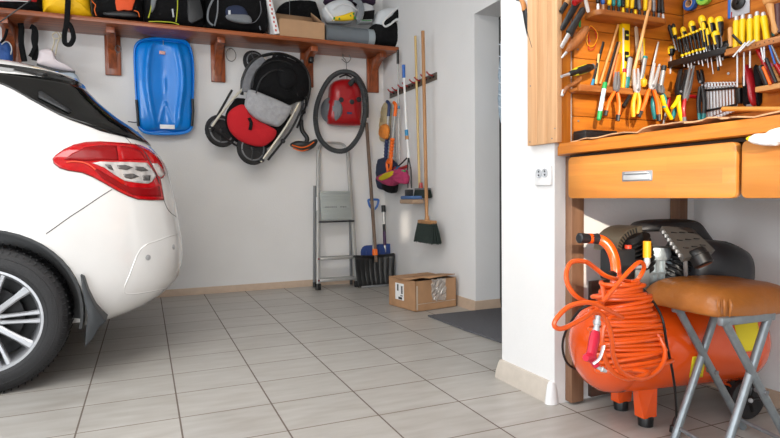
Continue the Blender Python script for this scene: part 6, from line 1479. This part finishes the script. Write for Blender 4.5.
cb_ = cut.build('arch_cutter', m_blackp, CAR, smooth=False)
bm_ = body.modifiers.new('b', 'BOOLEAN'); bm_.object = cb_; bm_.operation = 'DIFFERENCE'; bm_.solver = 'EXACT'
bpy.context.view_layer.update(); dg = bpy.context.evaluated_depsgraph_get()
nm = bpy.data.meshes.new_from_object(body.evaluated_get(dg)); body.modifiers.clear(); body.data = nm
for p in nm.polygons: p.use_smooth = True
nm.set_sharp_from_angle(angle=math.radians(50))
bpy.data.objects.remove(cb_)
bb = bvh_of([body])
# wheel-house liner
for wx in (WX, WX-2.61):
    for sy in (-1, 1):
        q = M().use(m_blackp); k = 40; rs = []
        ya = YC+sy*.62; yb_ = YC+sy*.862
        def arc(yy, r): return [V((wx+r*math.cos(math.radians(-13+206*i/k)), yy, .345+r*math.sin(math.radians(-13+206*i/k)))) for i in range(k+1)]
        q.rings([arc(ya, .02), arc(ya, .384), arc(yb_, .384), arc(yb_, .372), arc(ya+sy*.012, .372), arc(ya+sy*.012, .02)], False, False, closed=False)
        q.build('wheel_liner', m_blackp, CAR)
def wheel(wx, sy, full):
    yo = YC+sy*.865; out = V((0, sy, 0)); c = V((wx, yo, WZ))
    q = M().use(m_tyre); r = WR
    q.lathe([(-.20, r-.10), (-.20, r-.05), (-.185, r-.012), (-.165, r-.002), (-.04, r-.002), (-.018, r-.010), (-.004, r-.035), (.004, r-.07), (.0, r-.098), (-.008, r-.108)], 72, c, out, caps=False)
    if full:
        for k in range(72):
            a = 2*PI*k/72; e = V((math.cos(a), 0, math.sin(a))); tt = V((-math.sin(a), 0, math.cos(a)))
            q.tube([c+e*(r+.0003)-out*.02+tt*.006, c+e*(r+.0003)-out*.07-tt*.002], .0028, 4); q.tube([c+e*(r-.008)-out*.014, c+e*(r-.022)-out*.006], .002, 4)
            q.tube([c+e*(r+.0003)-out*.11, c+e*(r+.0003)-out*.18+tt*.006], .0028, 4)
        for rr in (r-.045, r-.085):
            q.tube([c+out*(.002 if rr < r-.06 else -.002)+V((math.cos(2*PI*k/72)*rr, 0, math.sin(2*PI*k/72)*rr)) for k in range(72)], .0018, 5, closed=True)
    t_ = q.build('tyre', m_tyre, CAR, sharp=50)
    ri = r-.104
    q = M().use(m_alloy); q.lathe([(-.19, ri-.01), (-.10, ri-.03), (-.02, ri-.014), (-.006, ri+.006), (.000, ri+.004), (.0, ri-.006), (-.008, ri-.012), (-.02, ri-.018), (-.10, ri-.034), (-.19, ri-.014)], 64, c, out, caps=False)
    q.lathe([(-.06, .055), (-.02, .062), (-.012, .05), (-.010, .033), (-.006, .030), (-.004, .02), (-.004, .001)], 28, c, out)
    for k in range(10):
        a = 2*PI*k/10+.02
        e = V((math.cos(a), 0, math.sin(a))); tt = V((-math.sin(a), 0, math.cos(a)))
        offs = (-.014, .014) if k % 2 == 0 else (-.0,)
        for of in offs:
            wd = .0095 if len(offs) == 2 else .015
            secs = []
            for s_, dd, ww in ((.04, -.022, 1.2), (.10, -.014, .9), (.16, -.010, .95), (ri-.006, -.006, 1.35)):
                p = c+e*s_+tt*(of*(.7+s_*3.2))+out*dd; w_ = wd*ww
                secs.append([p+tt*w_*.55, p+tt*w_-out*.006, p+tt*w_*.8-out*.03, p-tt*w_*.8-out*.03, p-tt*w_-out*.006, p-tt*w_*.55])
            q.rings(secs)
    q.build('rim', m_alloy, t_, sharp=30)
    q = M().use(m_brakem); q.lathe([(-.10, .02), (-.10, .14), (-.088, .14), (-.088, .06), (-.07, .055), (-.06, .02)], 36, c, out); q.lathe([(-.16, .02), (-.16, ri-.035), (-.15, ri-.035), (-.15, .02)], 36, c, out); q.build('brake_disc', m_brakem, t_)
    q = M().use(m_dark); q.lathe([(-.005, .001), (-.005, .024), (-.001, .022), (.0, .001)], 24, c, out); q.build('centre_cap', mat('cap_grey', '#8d8f93', .3, .5), t_)
wheel(WX, -1, True); wheel(WX-2.61, -1, False); wheel(WX, 1, False); wheel(WX-2.61, 1, False)

# rear glass wrapping round the hatch: bounded below by the body line, above by roof edge
ZB_ = [(-.75, 1.44), (-.57, 1.375), (-.46, 1.305), (-.345, 1.238), (-.25, 1.205), (-.184, 1.18), (-.10, 1.165), (0, 1.15), (.2, 1.14)]
def glass_strip(th0, th1, n, zlo, zhi, off, name, m):
    q = M().use(m); g = []
    for i in range(n+1):
        th = th0+(th1-th0)*i/n
        z = 1.3
        for _ in range(30): z = .5*z+.5*zlo(body_pt(z, th).x)
        zt = zhi(th); row = []
        for j in range(11):
            zz = z+(zt-z)*j/10; p = body_pt(zz, th); 
            n1 = (body_pt(zz, th+.01)-body_pt(zz, th-.01)).cross(body_pt(zz+.01, th)-body_pt(zz-.01, th)).normalized()
            if n1.dot(p-V((-1.6, YC, .9))) < 0: n1 = -n1
            row.append(q.v(p+n1*off))
        g.append(row)
    for i in range(n):
        for j in range(10): q.f([g[i][j], g[i+1][j], g[i+1][j+1], g[i][j+1]])
    ob = q.build(name, m, CAR, sharp=50); s_ = ob.modifiers.new('t', 'SOLIDIFY'); s_.thickness = .006; s_.offset = 0; return ob
tA = .78*PI/2
glass_strip(-1.36, 1.36, 90, lambda x: interp(ZB_, x), lambda th: 1.415+.04*max(0, math.cos(th)), .004, 'rear_window', m_glass)
# side windows
def sidewin(x0, x1, zl, zh):
    for sgn in (1, -1):
        q = M().use(m_glass); g = []
        for i in range(13):
            row = []
            for j in range(7):
                z = zl+(zh-zl)*j/6; xx = x0+(x1-x0)*i/12-(j/6)*.0
                lo, hi = .02, PI-.02
                for _ in range(40):
                    md = (lo+hi)/2
                    if body_pt(z, md).x > xx: lo = md
                    else: hi = md
                p = body_pt(z, lo*sgn); row.append(q.v(p+V((0, -sgn*.004, .002))))
            g.append(row)
        for i in range(12):
            for j in range(6): q.f([g[i][j], g[i+1][j], g[i+1][j+1], g[i][j+1]])
        ob = q.build('side_window', m_glass, CAR); s_ = ob.modifiers.new('t', 'SOLIDIFY'); s_.thickness = .005; s_.offset = 0
sidewin(-.95, -1.75, 1.08, 1.38); sidewin(-1.80, -2.35, 1.06, 1.36)
# roof spoiler
q = M().use(m_paint); R1 = []
for i in range(41):
    th = -1.10+2.2*i/40; p = body_pt(1.475, th); n_ = body_pt(1.43, th)
    ex = V((1, 0, 0))*(.02*math.cos(th*.9))+V((0, -1, 0))*.012*math.copysign(1, th)*(abs(math.sin(th))**3)
    a = body_pt(1.485, th)+V((-.02, 0, .004)); b = p+ex+V((0.012, 0, .0)); c = p+ex+V((.012, 0, -.014)); d = n_+V((-.02, 0, .0)); R1.append([a, (a+b)/2+V((0, 0, .012)), b, c, d])
q.rings(R1); sp = q.build('roof_spoiler', m_gloss, CAR, sharp=40)
q = M().use(m_paint); R1 = []
for i in range(41):
    th = -1.0+2.0*i/40; a = body_pt(1.515, th)+V((-.085, 0, .010)); p = body_pt(1.485, th); b = p+V((.02*math.cos(th), 0, .008)); R1.append([a+V((0, 0, .008)), (a+b)/2+V((0, 0, .016)), b+V((0, 0, .004)), b-V((0, 0, .004)), a-V((0, 0, .002))])
q.rings(R1); q.build('spoiler_top', m_paint, sp, sharp=50)
# side rubber block seen in the rear glass corner
patch([(38, 93), (41, 93), (71, 113), (68, 114.5), (38, 99)], bvh_of([body]), .014, .005, 2, m_dark, 'window_handle', CAR)
# tail lamp
TL = [(53, 159), (56, 155.5), (64, 150), (74, 145.5), (86, 142.8), (100, 142.2), (114, 143), (127, 144), (131, 144.5), (140, 146), (149, 150), (156, 156), (161, 164), (164.5, 174), (163, 177), (159.5, 179), (160.5, 184), (163.5, 200), (150, 200), (138, 199.3), (128, 196), (116, 190), (104, 183), (92, 176.5), (82, 172.5), (68, 170.5), (60, 168), (54, 163.5)]
tl = patch(TL, bb, .006, .012, 6, m_redl, 'tail_lamp', CAR); tl['label'] = 'red wraparound tail lamp'
def sub(poly, off, m, nm_, cuts=4, th=.003): return patch(poly, bb, off, th, cuts, m, nm_, tl)
sub([(92, 163.5), (100, 162), (112, 162.5), (126, 162.5), (146, 163.5), (150, 168), (155, 176), (151, 182), (147, 184), (136, 183), (124, 181), (114, 175), (104, 168)], .0085, m_clear, 'clear_lens')
for pg in ([(116, 166), (124, 165.5), (132, 168), (126, 170.5), (118, 169.5)], [(134, 167), (142, 167.5), (147, 171), (140, 172), (134, 170.5)], [(122, 174.5), (132, 174), (138, 177), (130, 179.5), (124, 178)], [(141, 176), (149, 175.5), (148.5, 181), (142, 181)], [(104, 165), (110, 165.5), (113, 171), (108, 169.5)]):
    patch(pg, bb, .0105, .001, 2, mat('lens_patch_grey', '#6f6c6b', .25, .5), 'lens_patch', tl)  # dark patches colouring a chrome swirl into the clear lens
sub([(151, 164), (156, 164), (160, 168), (163.5, 174), (160, 177.5), (157, 176)], .0085, m_clear, 'clear_lens')
sub([(64, 160), (72, 154), (84, 148.5), (100, 146.5), (116, 147), (118, 161), (100, 160.5), (88, 161.5), (78, 161)], .0080, m_dred, 'inner_reflector')
sub([(119, 147), (130, 148), (140, 152), (147, 161), (128, 160.5), (122, 160)], .0080, mat('mid_red_lens', '#9a080f', .3, spec=.3), 'inner_reflector')
sub([(92, 168), (98, 170), (110, 177), (121, 184), (130, 187.5), (150, 188), (158, 186), (160, 197), (146, 196.5), (132, 195), (118, 188), (102, 179)], .0080, m_dred, 'inner_reflector')
surf_line(dens([(134, 145), (141, 150), (146, 157), (151, 167), (156, 178), (158, 184)]), bb, .0022, m_blackp, 'lamp_gap', tl, .009)
surf_line(dens([(66, 163), (74, 162), (86, 164), (95, 170)]), bb, .0035, mat('reflector_facets', '#e8563c', .15, coat=1), 'reflector_strip', tl, .009)
surf_line(TL+[TL[0]], bb, .0028, mat('lamp_seal', '#5b1114', .5), 'lamp_seal', tl, .003)
# seams of bumper, hatch
surf_line(dens([(112, 189.5), (100, 197), (86, 206.5), (70, 217), (56, 227), (46, 234)]), bb, .0022, mat('panel_gap', '#3a3a3a', .8), 'bumper_seam', CAR, -.0005)
surf_line(dens([(131, 143.5), (126, 138), (118, 133), (110, 129.5)]), bb, .0022, MATS['panel_gap'], 'hatch_seam', CAR, -.0005)
surf_line(dens([(163.8, 200), (167, 208), (171, 213), (176, 216.5)]), bb, .0022, MATS['panel_gap'], 'hatch_seam', CAR, -.0005)
# moulded recess on the rear bumper and sensors
surf_line(dens([(166, 288), (148, 292), (128, 294), (124.5, 288), (130, 274), (138, 254), (146, 245), (158, 240.5), (170, 236), (178, 234)]), bb, .006, m_paint, 'bumper_moulding', CAR, -.0038)
for x, y in ((148, 257.5), (173.5, 247)):
    d = ray(x, y).normalized(); h = bb.ray_cast(CAM, d)
    if h[0]:
        n_ = h[1] if h[1].dot(d) < 0 else -h[1]; q = M().use(m_paint); q.lathe([(-.002, .014), (.002, .014), (.0025, .012)], 20, h[0], n_); q.lathe([(.0025, .0075), (.005, .007)], 16, h[0], n_); sn = q.build('parking_sensor', mat('sensor_ring', '#9a9a9b', .3), CAR)
surf_line(dens([(158, 297), (166, 292), (174, 286), (179, 280)]), bb, .004, m_dark, 'bumper_scuff', CAR, -.001)
# mud flap
pl = Plane('Y', 2.93); q = pl.m().use(m_blackp)
P = pl.poly([(80.5, 275), (84, 277), (88, 290), (95, 306), (106, 321), (99, 327), (93, 338), (85, 347), (86, 330), (88, 315), (84, 300)]); q.prism(P, -.16, .012, .004); q.build('mud_flap', mat('mudflap_rubber', '#26292c', .45), CAR)
# aerial
q = M().use(m_blackp); q.tube([onY(-25, 38, 3.6), onY(5, 18.5, 3.6), onY(31, 0, 3.6), onY(36, -4, 3.6)], .0035, 6); q.build('aerial', m_blackp, CAR)
# black underbody block beneath the body shell
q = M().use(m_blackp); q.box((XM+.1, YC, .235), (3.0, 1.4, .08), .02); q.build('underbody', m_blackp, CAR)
